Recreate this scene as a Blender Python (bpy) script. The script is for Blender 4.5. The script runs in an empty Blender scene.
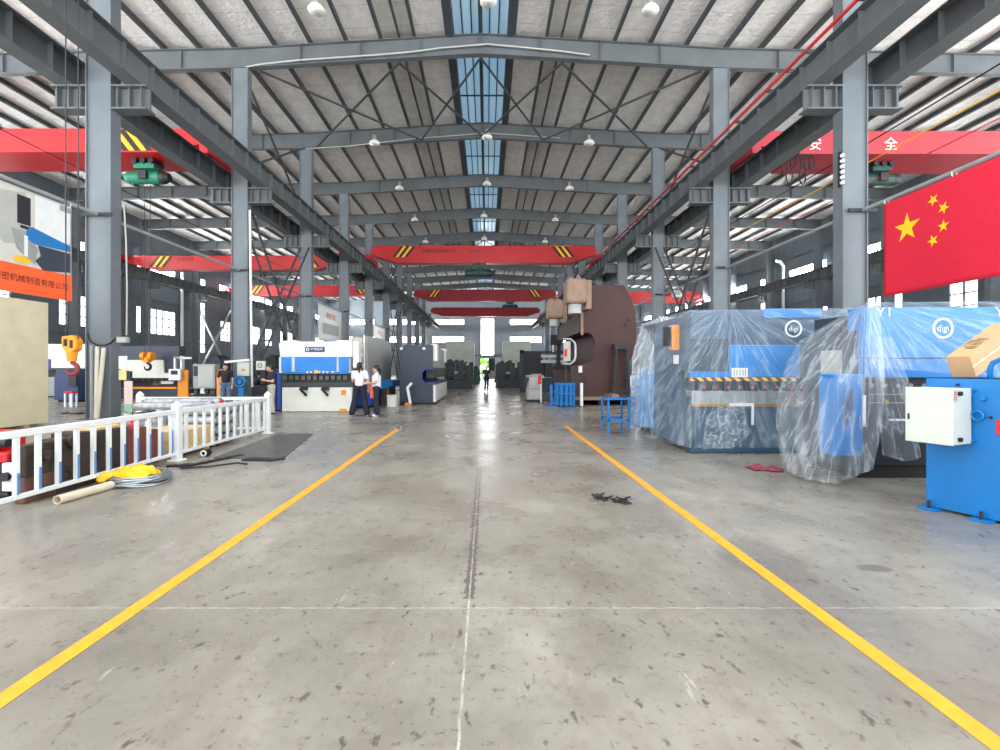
import bpy, bmesh, math, random
from mathutils import Vector, Matrix, noise
random.seed(7)
S = bpy.context.scene
COL = S.collection

# ---------------------------------------------------------------- camera, world, lights, exposure
F, VX, VY, H = 480.0, 487.0, 368.0, 1.5          # focal length and vanishing point in pixels, eye height
cd = bpy.data.cameras.new('camera'); cam = bpy.data.objects.new('camera', cd); COL.objects.link(cam)
cam.location = (0, 0, H); cam.rotation_euler = (math.pi/2, 0, 0)
cd.sensor_width = 36; cd.lens = F/1000*36; cd.shift_x = (500-VX)/1000; cd.shift_y = (VY-375)/1000
cd.clip_start = .05; cd.clip_end = 500
S.camera = cam
W = bpy.data.worlds.new('overcast_sky'); S.world = W; W.use_nodes = True
wn, wl = W.node_tree.nodes, W.node_tree.links
bg = wn['Background']; bg.inputs[0].default_value = (.95, .98, 1, 1)
# pale overcast sky above, an added bright half below the horizon lights the roof
wt = wn.new('ShaderNodeTexCoord'); ws = wn.new('ShaderNodeSeparateXYZ'); wl.new(wt.outputs['Generated'], ws.inputs[0])
wm = wn.new('ShaderNodeMapRange'); wl.new(ws.outputs[2], wm.inputs[0])
SKY, LOWER_FILL = 2.4, 7.2
for i, v in ((1, -.03), (2, .03), (3, LOWER_FILL), (4, SKY)): wm.inputs[i].default_value = v
wl.new(wm.outputs[0], bg.inputs[1])
S.view_settings.view_transform = 'Standard'; S.view_settings.look = 'None'
S.view_settings.exposure = 0.3; S.view_settings.gamma = 1; S.view_settings.use_curve_mapping = False
WINDOW_GLOW, LOW_GLOW, TALL_GLOW, SKYLIGHT_GLOW = 75.0, 3.5, 16.0, 0.5
try:
    S.cycles.use_denoising = True; S.cycles.max_bounces = 10; S.cycles.diffuse_bounces = 5
    S.cycles.transparent_max_bounces = 16; S.cycles.sample_clamp_indirect = 8
except Exception: pass

def X(px, Y): return (px-VX)*Y/F
def Z(py, Y): return H+(VY-py)*Y/F
def gy(py): return F*H/(py-VY)                   # distance of a floor point seen at row py

# ---------------------------------------------------------------- materials
def lin(c):
    c /= 255
    return c/12.92 if c <= .04045 else ((c+.055)/1.055)**2.4
MATS = {}
def mat(name, rgb, rough=.5, metal=0, var=.08, scale=3, bump=0, bscale=40, emit=None, spec=.5, stretch=None):
    if name in MATS: return MATS[name]
    m = bpy.data.materials.new(name); m.use_nodes = True; nt = m.node_tree; N = nt.nodes; L = nt.links
    b = N['Principled BSDF']; c = [lin(v) for v in rgb]
    b.inputs['Roughness'].default_value = rough; b.inputs['Metallic'].default_value = metal
    b.inputs['Specular IOR Level'].default_value = spec
    tc = N.new('ShaderNodeTexCoord'); vec = tc.outputs['Object']
    if stretch:
        mp = N.new('ShaderNodeMapping'); mp.inputs['Scale'].default_value = stretch; L.new(vec, mp.inputs[0]); vec = mp.outputs[0]
    n = N.new('ShaderNodeTexNoise'); n.inputs['Scale'].default_value = scale; n.inputs['Detail'].default_value = 4
    L.new(vec, n.inputs['Vector'])
    r = N.new('ShaderNodeValToRGB'); r.color_ramp.elements[0].position = .3; r.color_ramp.elements[1].position = .7
    r.color_ramp.elements[0].color = [max(0, v*(1-var)) for v in c]+[1]
    r.color_ramp.elements[1].color = [min(1, v*(1+var)) for v in c]+[1]
    L.new(n.outputs[0], r.inputs[0]); L.new(r.outputs[0], b.inputs['Base Color'])
    if bump:
        n2 = N.new('ShaderNodeTexNoise'); n2.inputs['Scale'].default_value = bscale; n2.inputs['Detail'].default_value = 3
        L.new(vec, n2.inputs['Vector'])
        bp = N.new('ShaderNodeBump'); bp.inputs['Strength'].default_value = bump; bp.inputs['Distance'].default_value = .02
        L.new(n2.outputs[0], bp.inputs['Height']); L.new(bp.outputs[0], b.inputs['Normal'])
    if emit:
        b.inputs['Emission Color'].default_value = [lin(v) for v in rgb]+[1]; b.inputs['Emission Strength'].default_value = emit
    MATS[name] = m; return m

steel = mat('column_paint', (104, 112, 118), .5, 0, .12, 1.2)
steel_d = mat('beam_paint', (92, 97, 100), .55, 0, .12, 1.0)
purl_m = mat('purlin_steel', (64, 68, 72), .6, 0, .12, 1.0)
rod_m = mat('brace_steel', (62, 65, 68), .6, 0, .1, 2)
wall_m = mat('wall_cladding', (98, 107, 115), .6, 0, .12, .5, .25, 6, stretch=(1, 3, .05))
red_m = mat('crane_red', (190, 22, 30), .42, 0, .1, .6)
red2_m = mat('crane_pale_red', (168, 44, 56), .5, 0, .1, .6)
red3_m = mat('crane_dull_red', (150, 26, 36), .5, 0, .1, .6)
white_m = mat('white_paint', (226, 230, 230), .4, 0, .04, 4)
offw_m = mat('cream_paint', (222, 224, 216), .45, 0, .05, 3)
grey_m = mat('grey_paint', (150, 154, 154), .5, 0, .08, 3)
lgrey_m = mat('pale_grey_panel', (176, 178, 172), .55, 0, .08, 2)
dark_m = mat('dark_metal', (36, 40, 45), .5, .1, .2, 4)
black_m = mat('black_rubber', (22, 23, 26), .55, 0, .2, 6)
slate_m = mat('slate_paint', (44, 56, 72), .45, 0, .08, 2)
slatel_m = mat('blue_slate_paint', (54, 80, 106), .45, 0, .1, 2)
navy_m = mat('navy_paint', (34, 56, 102), .45, 0, .1, 2)
blue_m = mat('bright_blue_paint', (4, 114, 186), .38, 0, .06, 3, .08, 60)
blue2_m = mat('mid_blue_paint', (26, 124, 200), .42, 0, .06, 3)
blue3_m = mat('deep_blue_paint', (14, 62, 146), .42, 0, .08, 3)
orange_m = mat('orange_paint', (234, 146, 20), .45, 0, .08, 4)
yellow_m = mat('yellow_paint', (246, 190, 20), .5, 0, .08, 5)
line_m = mat('floor_line_paint', (240, 164, 40), .5, 0, .12, 9)
steelb_m = mat('bare_steel', (178, 182, 184), .35, .6, .12, 5, stretch=(1, 1, 8))
galv_m = mat('galvanised_wire', (176, 184, 190), .35, .7, .15, 8)
brown_m = mat('oxide_primer', (68, 38, 37), .6, 0, .16, 1.5)
tan_m = mat('dusty_brown_paint', (140, 116, 98), .55, 0, .15, 3)
rust_m = mat('rusty_steel', (98, 70, 56), .7, .1, .4, 3, .3, 30)
rustd_m = mat('dark_rusty_steel', (62, 52, 48), .65, .2, .35, 3, .3, 30)
wood_m = mat('pale_wood', (214, 188, 140), .7, 0, .12, 3, .1, 30, stretch=(1, 8, 8))
card_m = mat('cardboard', (200, 162, 118), .75, 0, .06, 4, .05, 30)
beige_m = mat('beige_panel', (212, 202, 172), .6, 0, .07, 2.5, .06, 20)
jct_m = mat('cabinet_white', (204, 209, 200), .4, 0, .03, 3)
skin_m = mat('skin', (204, 154, 128), .5, 0, .06, 8)
hair_m = mat('black_hair', (24, 20, 20), .45, 0, .2, 20)
shirtw_m = mat('white_cotton', (226, 228, 236), .8, 0, .05, 12, .2, 30)
shirtb_m = mat('black_cotton', (34, 36, 42), .8, 0, .15, 12, .2, 30)
shirtn_m = mat('navy_cotton', (30, 36, 62), .8, 0, .15, 12, .2, 30)
trou_m = mat('black_trousers', (28, 30, 36), .8, 0, .15, 12, .2, 30)
jean_m = mat('blue_denim', (92, 116, 150), .8, 0, .15, 12, .2, 30)
khaki_m = mat('khaki_cloth', (178, 172, 158), .8, 0, .1, 12, .2, 30)
flag_m = mat('flag_red_cloth', (222, 30, 60), .75, 0, .04, 3, .12, 10)
star_m = mat('flag_yellow', (250, 206, 20), .7, 0, .03, 5)
bano_m = mat('banner_orange', (250, 98, 44), .6, 0, .04, 3)
banp_m = mat('banner_grey_print', (206, 204, 196), .6, 0, .04, 3)
ink_m = mat('black_ink', (30, 24, 24), .6, 0, .05, 5)
tarp_m = mat('yellow_tarp', (248, 190, 24), .5, 0, .1, 9, .3, 15)
green_m = mat('hoist_green', (20, 120, 92), .4, 0, .12, 4)
greend_m = mat('hoist_dark_green', (20, 66, 56), .5, 0, .12, 4)
redp_m = mat('signal_red', (206, 36, 44), .5, 0, .1, 5)
lamp_m = mat('lamp_white', (240, 238, 230), .4, 0, .03, 5)
brass_m = mat('brass', (200, 160, 60), .35, .7, .1, 8)
leaf_m = mat('hedge_leaves', (120, 180, 40), .6, 0, .4, 5)
pink_m = mat('poster_pink', (232, 206, 204), .6, 0, .06, 9)
mint_m = mat('poster_green', (150, 196, 170), .6, 0, .06, 9)
sticker_m = mat('blue_sticker', (84, 134, 196), .4, 0, .06, 9)

def nodes(name):
    m = bpy.data.materials.new(name); m.use_nodes = True
    MATS[name] = m
    return m, m.node_tree.nodes, m.node_tree.links, m.node_tree.nodes['Principled BSDF']
def math_n(N, L, op, a, b=None, c=None):
    n = N.new('ShaderNodeMath'); n.operation = op
    for i, v in enumerate((a, b, c)):
        if v is None: continue
        if isinstance(v, (int, float)): n.inputs[i].default_value = v
        else: L.new(v, n.inputs[i])
    return n.outputs[0]
def ramp(N, L, src, stops):
    r = N.new('ShaderNodeValToRGB'); e = r.color_ramp.elements
    while len(e) < len(stops): e.new(.5)
    for k, (p, c) in zip(e, stops): k.position = p; k.color = (c if isinstance(c, tuple) else (c, c, c))+(1,)
    L.new(src, r.inputs[0]); return r.outputs[0]
def mixc(N, L, fac, a, b):
    n = N.new('ShaderNodeMix'); n.data_type = 'RGBA'
    if isinstance(fac, (int, float)): n.inputs[0].default_value = fac
    else: L.new(fac, n.inputs[0])
    for s, v in ((6, a), (7, b)):
        if isinstance(v, tuple): n.inputs[s].default_value = v+(1,)
        else: L.new(v, n.inputs[s])
    return n.outputs[2]
def noise_n(N, L, vec, scale, detail=4, rough=.5, stretch=None):
    if stretch:
        mp = N.new('ShaderNodeMapping'); mp.inputs['Scale'].default_value = stretch; L.new(vec, mp.inputs[0]); vec = mp.outputs[0]
    n = N.new('ShaderNodeTexNoise'); n.inputs['Scale'].default_value = scale; n.inputs['Detail'].default_value = detail
    n.inputs['Roughness'].default_value = rough; L.new(vec, n.inputs['Vector']); return n.outputs[0]
def L3(r, g, b): return (lin(r), lin(g), lin(b))

def floor_material():
    m, N, L, b = nodes('polished_concrete')
    tc = N.new('ShaderNodeTexCoord'); v = tc.outputs['Object']
    sp = N.new('ShaderNodeSeparateXYZ'); L.new(v, sp.inputs[0]); x, y = sp.outputs[0], sp.outputs[1]
    base = mixc(N, L, ramp(N, L, noise_n(N, L, v, .55, 6, .6), [(.32, 0.), (.68, 1.)]), L3(118, 114, 105), L3(164, 160, 148))
    base = mixc(N, L, ramp(N, L, noise_n(N, L, v, 1.3, 5, .65, (1.5, .7, 1)), [(.5, 0.), (.74, .6)]), base, L3(120, 113, 102))
    base = mixc(N, L, ramp(N, L, noise_n(N, L, v, 9, 5, .7), [(.56, 0.), (.72, .5)]), base, L3(112, 104, 94))
    base = mixc(N, L, ramp(N, L, noise_n(N, L, v, 15, 3, .6, (1, .6, 1)), [(.61, 0.), (.69, .8)]), base, L3(76, 70, 66))
    base = mixc(N, L, ramp(N, L, noise_n(N, L, v, 6, 6, .75, (.5, 1.6, 1)), [(.66, 0.), (.74, .5)]), base, L3(216, 213, 204))
    base = mixc(N, L, ramp(N, L, noise_n(N, L, v, 3.2, 8, .75, (1, .45, 1)), [(.48, 0.), (.7, .5)]), base, L3(118, 110, 100))
    base = mixc(N, L, ramp(N, L, noise_n(N, L, v, 26, 4, .7, (.7, 1, 1)), [(.6, 0.), (.68, .75)]), base, L3(84, 78, 72))
    base = mixc(N, L, ramp(N, L, noise_n(N, L, v, 4, 9, .8, (2.2, .35, 1)), [(.62, 0.), (.68, .5)]), base, L3(214, 210, 200))
    # saw-cut joints: one along the hall, cross joints every 4 m
    wob = math_n(N, L, 'MULTIPLY', math_n(N, L, 'SUBTRACT', noise_n(N, L, v, 9, 3), .5), .02)
    dx = math_n(N, L, 'ABSOLUTE', math_n(N, L, 'ADD', math_n(N, L, 'ADD', x, .115), wob))
    jx = math_n(N, L, 'LESS_THAN', dx, .006)
    my = math_n(N, L, 'ABSOLUTE', math_n(N, L, 'SUBTRACT', math_n(N, L, 'FRACT', math_n(N, L, 'DIVIDE', math_n(N, L, 'ADD', math_n(N, L, 'ADD', y, wob), -1.0), 4.0)), .5))
    jy = math_n(N, L, 'LESS_THAN', my, .0013)
    brk = ramp(N, L, noise_n(N, L, v, 14, 4, .7), [(.4, .25), (.6, 1.)])
    j = math_n(N, L, 'MULTIPLY', math_n(N, L, 'MAXIMUM', jx, jy), brk)
    # dark worn repair along the middle joint between 3.1 m and 7 m
    st = math_n(N, L, 'MULTIPLY', math_n(N, L, 'MULTIPLY', math_n(N, L, 'GREATER_THAN', y, 3.12), math_n(N, L, 'LESS_THAN', y, 7.2)),
                math_n(N, L, 'LESS_THAN', math_n(N, L, 'ADD', dx, math_n(N, L, 'MULTIPLY', math_n(N, L, 'SUBTRACT', noise_n(N, L, v, 22, 4, .7), .5), .12)), .032))
    base = mixc(N, L, math_n(N, L, 'MULTIPLY', st, .85), base, L3(92, 86, 80))
    base = mixc(N, L, math_n(N, L, 'MULTIPLY', j, .5), base, L3(222, 218, 208))
    # two oil-dark patches by the right-hand line
    def patch(cx, cy, rx, ry, amt):
        ex = math_n(N, L, 'DIVIDE', math_n(N, L, 'SUBTRACT', x, cx), rx); ey = math_n(N, L, 'DIVIDE', math_n(N, L, 'SUBTRACT', y, cy), ry)
        d = math_n(N, L, 'ADD', math_n(N, L, 'MULTIPLY', ex, ex), math_n(N, L, 'MULTIPLY', ey, ey))
        d = math_n(N, L, 'ADD', d, math_n(N, L, 'MULTIPLY', math_n(N, L, 'SUBTRACT', noise_n(N, L, v, 5, 5, .7), .5), 1.6))
        return math_n(N, L, 'MULTIPLY', ramp(N, L, d, [(.5, 1.), (1., 0.)]), amt)
    for p in ((2.15, 3.75, .32, .55, .45), (2.9, 3.6, .14, .08, .7), (.55, 2.6, .25, .3, .22), (-.9, 2.4, .3, .3, .2)):
        base = mixc(N, L, patch(*p), base, L3(96, 90, 82))
    L.new(base, b.inputs['Base Color'])
    ro = ramp(N, L, noise_n(N, L, v, 1.1, 5, .6), [(.3, .2), (.7, .4)])
    L.new(ro, b.inputs['Roughness']); b.inputs['Specular IOR Level'].default_value = .5
    bp = N.new('ShaderNodeBump'); bp.inputs['Strength'].default_value = .12; bp.inputs['Distance'].default_value = .01
    L.new(noise_n(N, L, v, 5, 6, .6), bp.inputs['Height']); L.new(bp.outputs[0], b.inputs['Normal'])
    return m
floor_m = floor_material()

def roof_material():
    m, N, L, b = nodes('roof_insulation')
    tc = N.new('ShaderNodeTexCoord'); v = tc.outputs['Object']
    sp = N.new('ShaderNodeSeparateXYZ'); L.new(v, sp.inputs[0])
    base = mixc(N, L, ramp(N, L, noise_n(N, L, v, 2.6, 6, .7, (1, .6, 1)), [(.32, 0.), (.62, 1.)]), L3(228, 225, 220), L3(252, 250, 246))
    fr = math_n(N, L, 'FRACT', math_n(N, L, 'DIVIDE', sp.outputs[1], 1.35))
    base = mixc(N, L, math_n(N, L, 'MULTIPLY', math_n(N, L, 'LESS_THAN', fr, .02), .45), base, L3(120, 118, 116))
    L.new(base, b.inputs['Base Color']); b.inputs['Roughness'].default_value = .55
    bp = N.new('ShaderNodeBump'); bp.inputs['Strength'].default_value = .8; bp.inputs['Distance'].default_value = .08
    L.new(noise_n(N, L, v, 5, 4, .6), bp.inputs['Height']); L.new(bp.outputs[0], b.inputs['Normal'])
    return m
roof_m = roof_material()

def glow(name, rgb, s):
    m, N, L, b = nodes(name)
    b.inputs['Base Color'].default_value = (.8, .85, .88, 1); b.inputs['Roughness'].default_value = .2
    tc = N.new('ShaderNodeTexCoord'); c = mixc(N, L, noise_n(N, L, tc.outputs['Object'], .35, 2), L3(*rgb), L3(*[min(255, v*1.06) for v in rgb]))
    L.new(c, b.inputs['Emission Color']); b.inputs['Emission Strength'].default_value = s
    return m
pane_m = glow('daylit_glass', (244, 250, 255), WINDOW_GLOW)
panel_low_m = glow('daylit_low_glass', (236, 246, 255), LOW_GLOW)
pane_tall_m = glow('daylit_tall_glass', (244, 250, 255), TALL_GLOW)
sky_m = glow('blue_skylight_sheet', (118, 168, 198), SKYLIGHT_GLOW)

def hazard_material(name, freq, a, c, axes=(1, 1, 1)):
    m, N, L, b = nodes(name)
    tc = N.new('ShaderNodeTexCoord'); sp = N.new('ShaderNodeSeparateXYZ'); L.new(tc.outputs['Object'], sp.inputs[0])
    s = math_n(N, L, 'ADD', math_n(N, L, 'ADD', math_n(N, L, 'MULTIPLY', sp.outputs[0], axes[0]), math_n(N, L, 'MULTIPLY', sp.outputs[1], axes[1])), math_n(N, L, 'MULTIPLY', sp.outputs[2], axes[2]))
    f = math_n(N, L, 'GREATER_THAN', math_n(N, L, 'FRACT', math_n(N, L, 'MULTIPLY', s, freq)), .5)
    L.new(mixc(N, L, f, L3(*a), L3(*c)), b.inputs['Base Color']); b.inputs['Roughness'].default_value = .5
    return m
hazard_m = hazard_material('hazard_stripes', 6.2, (246, 178, 30), (60, 52, 62))
panel_m = hazard_material('pleated_grey_film', 3.1, (150, 150, 146), (128, 128, 126), (1, 1, 0))

def film_material(name, lo, hi, tint=(226, 236, 244), centre=None, k=5.0, sc=2.2):
    """clear polythene: mostly see-through, milkier along its creases; creases fan out from centre when one is given"""
    m = bpy.data.materials.new(name); m.use_nodes = True; nt = m.node_tree; N = nt.nodes; L = nt.links
    b = N['Principled BSDF']; out = N['Material Output']
    tc = N.new('ShaderNodeTexCoord'); v = tc.outputs['Object']
    b.inputs['Base Color'].default_value = L3(*tint)+(1,); b.inputs['Roughness'].default_value = .25
    b.inputs['Specular IOR Level'].default_value = .6
    cv = v
    if centre:
        sp = N.new('ShaderNodeSeparateXYZ'); L.new(v, sp.inputs[0])
        h = math_n(N, L, 'SUBTRACT', math_n(N, L, 'SUBTRACT', sp.outputs[0], centre[0]), math_n(N, L, 'MULTIPLY', math_n(N, L, 'SUBTRACT', sp.outputs[1], centre[1]), .8))
        dz = math_n(N, L, 'SUBTRACT', centre[2], sp.outputs[2])
        ang = math_n(N, L, 'ARCTAN2', h, dz)
        r = math_n(N, L, 'SQRT', math_n(N, L, 'ADD', math_n(N, L, 'MULTIPLY', h, h), math_n(N, L, 'MULTIPLY', dz, dz)))
        cb = N.new('ShaderNodeCombineXYZ'); L.new(math_n(N, L, 'MULTIPLY', ang, k), cb.inputs[0]); L.new(math_n(N, L, 'MULTIPLY', r, .55), cb.inputs[1])
        cv = cb.outputs[0]
    w = noise_n(N, L, cv, sc, 3, .5)
    ridge = math_n(N, L, 'ABSOLUTE', math_n(N, L, 'SUBTRACT', w, .5))
    w2 = noise_n(N, L, v, 3.2, 3, .6, (1, 1, .8))
    ridge2 = math_n(N, L, 'ABSOLUTE', math_n(N, L, 'SUBTRACT', w2, .52))
    f = ramp(N, L, ridge, [(0., hi), (.015, hi*.7+lo*.3), (.05, lo), (.3, lo*.9)])
    f2 = ramp(N, L, ridge2, [(0., hi*.55), (.012, lo), (.05, 0.)])
    f = math_n(N, L, 'MAXIMUM', f, f2)
    soft = ramp(N, L, noise_n(N, L, cv, sc*.6, 3, .6), [(.42, 0.), (.7, .13)])
    f = math_n(N, L, 'MINIMUM', math_n(N, L, 'ADD', f, soft), .95)
    t = N.new('ShaderNodeBsdfTransparent'); mx = N.new('ShaderNodeMixShader')
    L.new(f, mx.inputs[0]); L.new(t.outputs[0], mx.inputs[1]); L.new(b.outputs[0], mx.inputs[2]); L.new(mx.outputs[0], out.inputs[0])
    bp = N.new('ShaderNodeBump'); bp.inputs['Strength'].default_value = .5; bp.inputs['Distance'].default_value = .05
    L.new(w, bp.inputs['Height']); L.new(bp.outputs[0], b.inputs['Normal'])
    return m
film_m = film_material('clear_polythene', .06, .22, (206, 224, 238), centre=(4.2, 8.3, 2.6))
filmf_m = film_material('clear_polythene_front', .09, .28, (200, 224, 246), centre=(5.1, 6.35, 2.42), k=6)
filmw_m = film_material('milky_polythene', .13, .36, (214, 224, 232), centre=(5.05, 6.4, 2.42), k=4)
filmt_m = film_material('hazy_polythene', .2, .6, centre=(3.8, 10.6, 2.8), k=4)
filmb_m = film_material('blue_polythene', .45, .75, (112, 168, 224), centre=(3.5, 10.6, 2.0), k=4)
filmc_m = film_material('crumpled_cling_film', .03, .28, (224, 228, 232), None, sc=9)

# ---------------------------------------------------------------- mesh helpers
def wloc(o):
    v = Vector((0, 0, 0))
    while o: v = v+o.location; o = o.parent
    return v
class MB:
    def __init__(s): s.v = []; s.f = []
    def add(s, vs, fs):
        n = len(s.v); s.v += [tuple(p) for p in vs]; s.f += [tuple(i+n for i in f) for f in fs]; return s
    def bx(s, x0, x1, y0, y1, z0, z1, M=None):
        vs = [Vector((x, y, z)) for x in (x0, x1) for y in (y0, y1) for z in (z0, z1)]
        if M: vs = [M @ p for p in vs]
        return s.add(vs, [(0, 1, 3, 2), (4, 6, 7, 5), (0, 4, 5, 1), (2, 3, 7, 6), (0, 2, 6, 4), (1, 5, 7, 3)])
    def bar(s, a, b, w, h=None, up=(0, 0, 1)):
        """rectangular bar from a to b"""
        a, b = Vector(a), Vector(b); h = h or w; d = (b-a).normalized(); u = Vector(up)
        if abs(d.dot(u)) > .99: u = Vector((0, 1, 0))
        r = d.cross(u).normalized()*w/2; t = r.cross(d).normalized()*h/2
        vs = [p+i*r+j*t for p in (a, b) for i in (-1, 1) for j in (-1, 1)]
        return s.add(vs, [(0, 2, 3, 1), (4, 5, 7, 6), (0, 1, 5, 4), (2, 6, 7, 3), (0, 4, 6, 2), (1, 3, 7, 5)])
    def cyl(s, a, b, r, r2=None, n=12):
        a, b = Vector(a), Vector(b); r2 = r if r2 is None else r2; d = (b-a).normalized()
        u = Vector((0, 0, 1)) if abs(d.z) < .9 else Vector((1, 0, 0))
        p = d.cross(u).normalized(); q = d.cross(p)
        cs = [(math.cos(2*math.pi*k/n), math.sin(2*math.pi*k/n)) for k in range(n)]
        vs = [a+r*(c*p+e*q) for c, e in cs]+[b+r2*(c*p+e*q) for c, e in cs]
        fs = [(k, (k+1) % n, n+(k+1) % n, n+k) for k in range(n)]+[tuple(reversed(range(n))), tuple(range(n, 2*n))]
        return s.add(vs, fs)
    def tube(s, pts, r, n=6, closed=False):
        pts = [Vector(p) for p in pts]; m = len(pts); vs = []; q = None
        for i, p in enumerate(pts):
            d = (pts[(i+1) % m]-pts[i-1]) if closed else (pts[min(i+1, m-1)]-pts[max(i-1, 0)])
            d.normalize()
            if q is None: q = d.cross(Vector((0, 0, 1)) if abs(d.z) < .9 else Vector((1, 0, 0))).normalized()
            else:
                q = q-d*q.dot(d); q.normalize()
            w = d.cross(q); rr = r[i] if isinstance(r, (list, tuple)) else r
            vs += [p+rr*(math.cos(2*math.pi*k/n)*q+math.sin(2*math.pi*k/n)*w) for k in range(n)]
        fs = []
        for i in range(m if closed else m-1):
            j = (i+1) % m
            fs += [(i*n+k, i*n+(k+1) % n, j*n+(k+1) % n, j*n+k) for k in range(n)]
        if not closed: fs += [tuple(reversed(range(n))), tuple(range((m-1)*n, m*n))]
        return s.add(vs, fs)
    def lathe(s, c, prof, n=16, axis='z'):
        """prof: list of (radius, height) from bottom to top"""
        c = Vector(c); vs = []
        for r, h in prof:
            for k in range(n):
                a = 2*math.pi*k/n; p = (r*math.cos(a), r*math.sin(a), h)
                if axis == 'y': p = (p[0], p[2], p[1])
                elif axis == 'x': p = (p[2], p[0], p[1])
                vs.append(c+Vector(p))
        fs = [(i*n+k, i*n+(k+1) % n, (i+1)*n+(k+1) % n, (i+1)*n+k) for i in range(len(prof)-1) for k in range(n)]
        fs += [tuple(reversed(range(n))), tuple(range((len(prof)-1)*n, len(prof)*n))]
        return s.add(vs, fs)
    def sph(s, c, r, n=12, m=8, sc=(1, 1, 1)):
        prof = [(max(1e-4, math.sin(math.pi*i/m))*r, -math.cos(math.pi*i/m)*r) for i in range(m+1)]
        k = len(s.v); s.lathe((0, 0, 0), prof, n)
        for i in range(k, len(s.v)):
            p = s.v[i]; s.v[i] = (c[0]+p[0]*sc[0], c[1]+p[1]*sc[1], c[2]+p[2]*sc[2])
        return s
    def prism(s, poly, axis, a, b):
        """polygon in the plane across axis, extruded from a to b; 'y': (x,z), 'x': (y,z), 'z': (x,y)"""
        n = len(poly)
        f = {'y': lambda p, t: (p[0], t, p[1]), 'x': lambda p, t: (t, p[0], p[1]), 'z': lambda p, t: (p[0], p[1], t)}[axis]
        return s.add([f(p, a) for p in poly]+[f(p, b) for p in poly],
                     [(k, (k+1) % n, n+(k+1) % n, n+k) for k in range(n)]+[tuple(reversed(range(n))), tuple(range(n, 2*n))])
    def quadgrid(s, fn, nu, nv):
        vs = [fn(i/nu, j/nv) for i in range(nu+1) for j in range(nv+1)]
        return s.add(vs, [(i*(nv+1)+j, (i+1)*(nv+1)+j, (i+1)*(nv+1)+j+1, i*(nv+1)+j+1) for i in range(nu) for j in range(nv)])
    def text(s, body, size, fn, align='CENTER', depth=.0):
        """lettering mapped by fn(u, v) onto a surface"""
        c = bpy.data.curves.new('lettering', 'FONT'); c.body = body; c.size = size; c.align_x = align; c.align_y = 'CENTER'; c.resolution_u = 2
        o = bpy.data.objects.new('lettering', c); COL.objects.link(o)
        bpy.context.view_layer.update()
        me = bpy.data.meshes.new_from_object(o.evaluated_get(bpy.context.evaluated_depsgraph_get()))
        s.add([fn(v.co.x, v.co.y) for v in me.vertices], [tuple(p.vertices) for p in me.polygons])
        bpy.data.objects.remove(o); bpy.data.curves.remove(c); bpy.data.meshes.remove(me)
        return s
    def build(s, name, m, parent=None, bevel=0, smooth=False, remesh=0, solid=0, loc=None):
        me = bpy.data.meshes.new(name); vs = [Vector(p) for p in s.v]
        if parent is not None: o0 = wloc(parent)
        elif loc is not None: o0 = Vector(loc)
        else:
            xs, ys, zs = [p.x for p in vs], [p.y for p in vs], [p.z for p in vs]
            o0 = Vector(((min(xs)+max(xs))/2, (min(ys)+max(ys))/2, min(zs)))
        me.from_pydata([p-o0 for p in vs], [], s.f); me.validate(); me.update()
        bm = bmesh.new(); bm.from_mesh(me); bmesh.ops.recalc_face_normals(bm, faces=bm.faces); bm.to_mesh(me); bm.free()
        me.materials.append(m)
        o = bpy.data.objects.new(name, me); COL.objects.link(o)
        if parent is not None: o.parent = parent
        else: o.location = o0
        if smooth or remesh:
            for p in me.polygons: p.use_smooth = True
        if remesh:
            r = o.modifiers.new('skin', 'REMESH'); r.mode = 'VOXEL'; r.voxel_size = remesh; r.use_smooth_shade = True
            r = o.modifiers.new('relax', 'SMOOTH'); r.iterations = 4; r.factor = .5
        if solid:
            r = o.modifiers.new('thick', 'SOLIDIFY'); r.thickness = solid
        if bevel:
            r = o.modifiers.new('edge', 'BEVEL'); r.width = bevel; r.segments = 2; r.limit_method = 'ANGLE'
        return o

def tag(o, label, cat, group=None, kind=None):
    if label: o['label'] = label
    if cat: o['category'] = cat
    if group: o['group'] = group
    if kind: o['kind'] = kind
    return o
def thing(name, label, cat, loc=(0, 0, 0), group=None, kind=None):
    o = bpy.data.objects.new(name, None); COL.objects.link(o); o.location = loc; o.empty_display_size = .1
    return tag(o, label, cat, group, kind)
def struct(o): o['kind'] = 'structure'; return o
def dup(root, loc, label=None, rz=None, cat=None):
    def cp(o, par):
        c = o.copy(); COL.objects.link(c)
        if par is not None: c.parent = par
        for ch in kids.get(o.name, ()): cp(ch, c)
        return c
    kids = {}
    def walk(o):
        kids[o.name] = list(o.children)
        for ch in kids[o.name]: walk(ch)
    walk(root)
    r = cp(root, None); r.location = loc
    if rz is not None: r.rotation_euler.z = rz
    if label: r['label'] = label
    return r
ORD = 'nearest second third fourth fifth sixth seventh eighth ninth tenth eleventh twelfth thirteenth fourteenth fifteenth'.split()
def B(): return MB()
# ---------------------------------------------------------------- the hall: floor, walls, roof, windows
Y0, Y1 = -6.0, 102.2                              # the hall is open to the daylight behind the camera
XL, XR, XC = -33.6, 32.6, -.3
RL, RR = -11.35, 10.75                            # the two inner column rows
FY = [14.2+8*k for k in range(11)]                # frames
fl = B().bx(XL-1, XR+1, Y0-6, Y1+.3, -.2, 0).build('floor', floor_m, loc=(0, 0, 0)); struct(fl)

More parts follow.
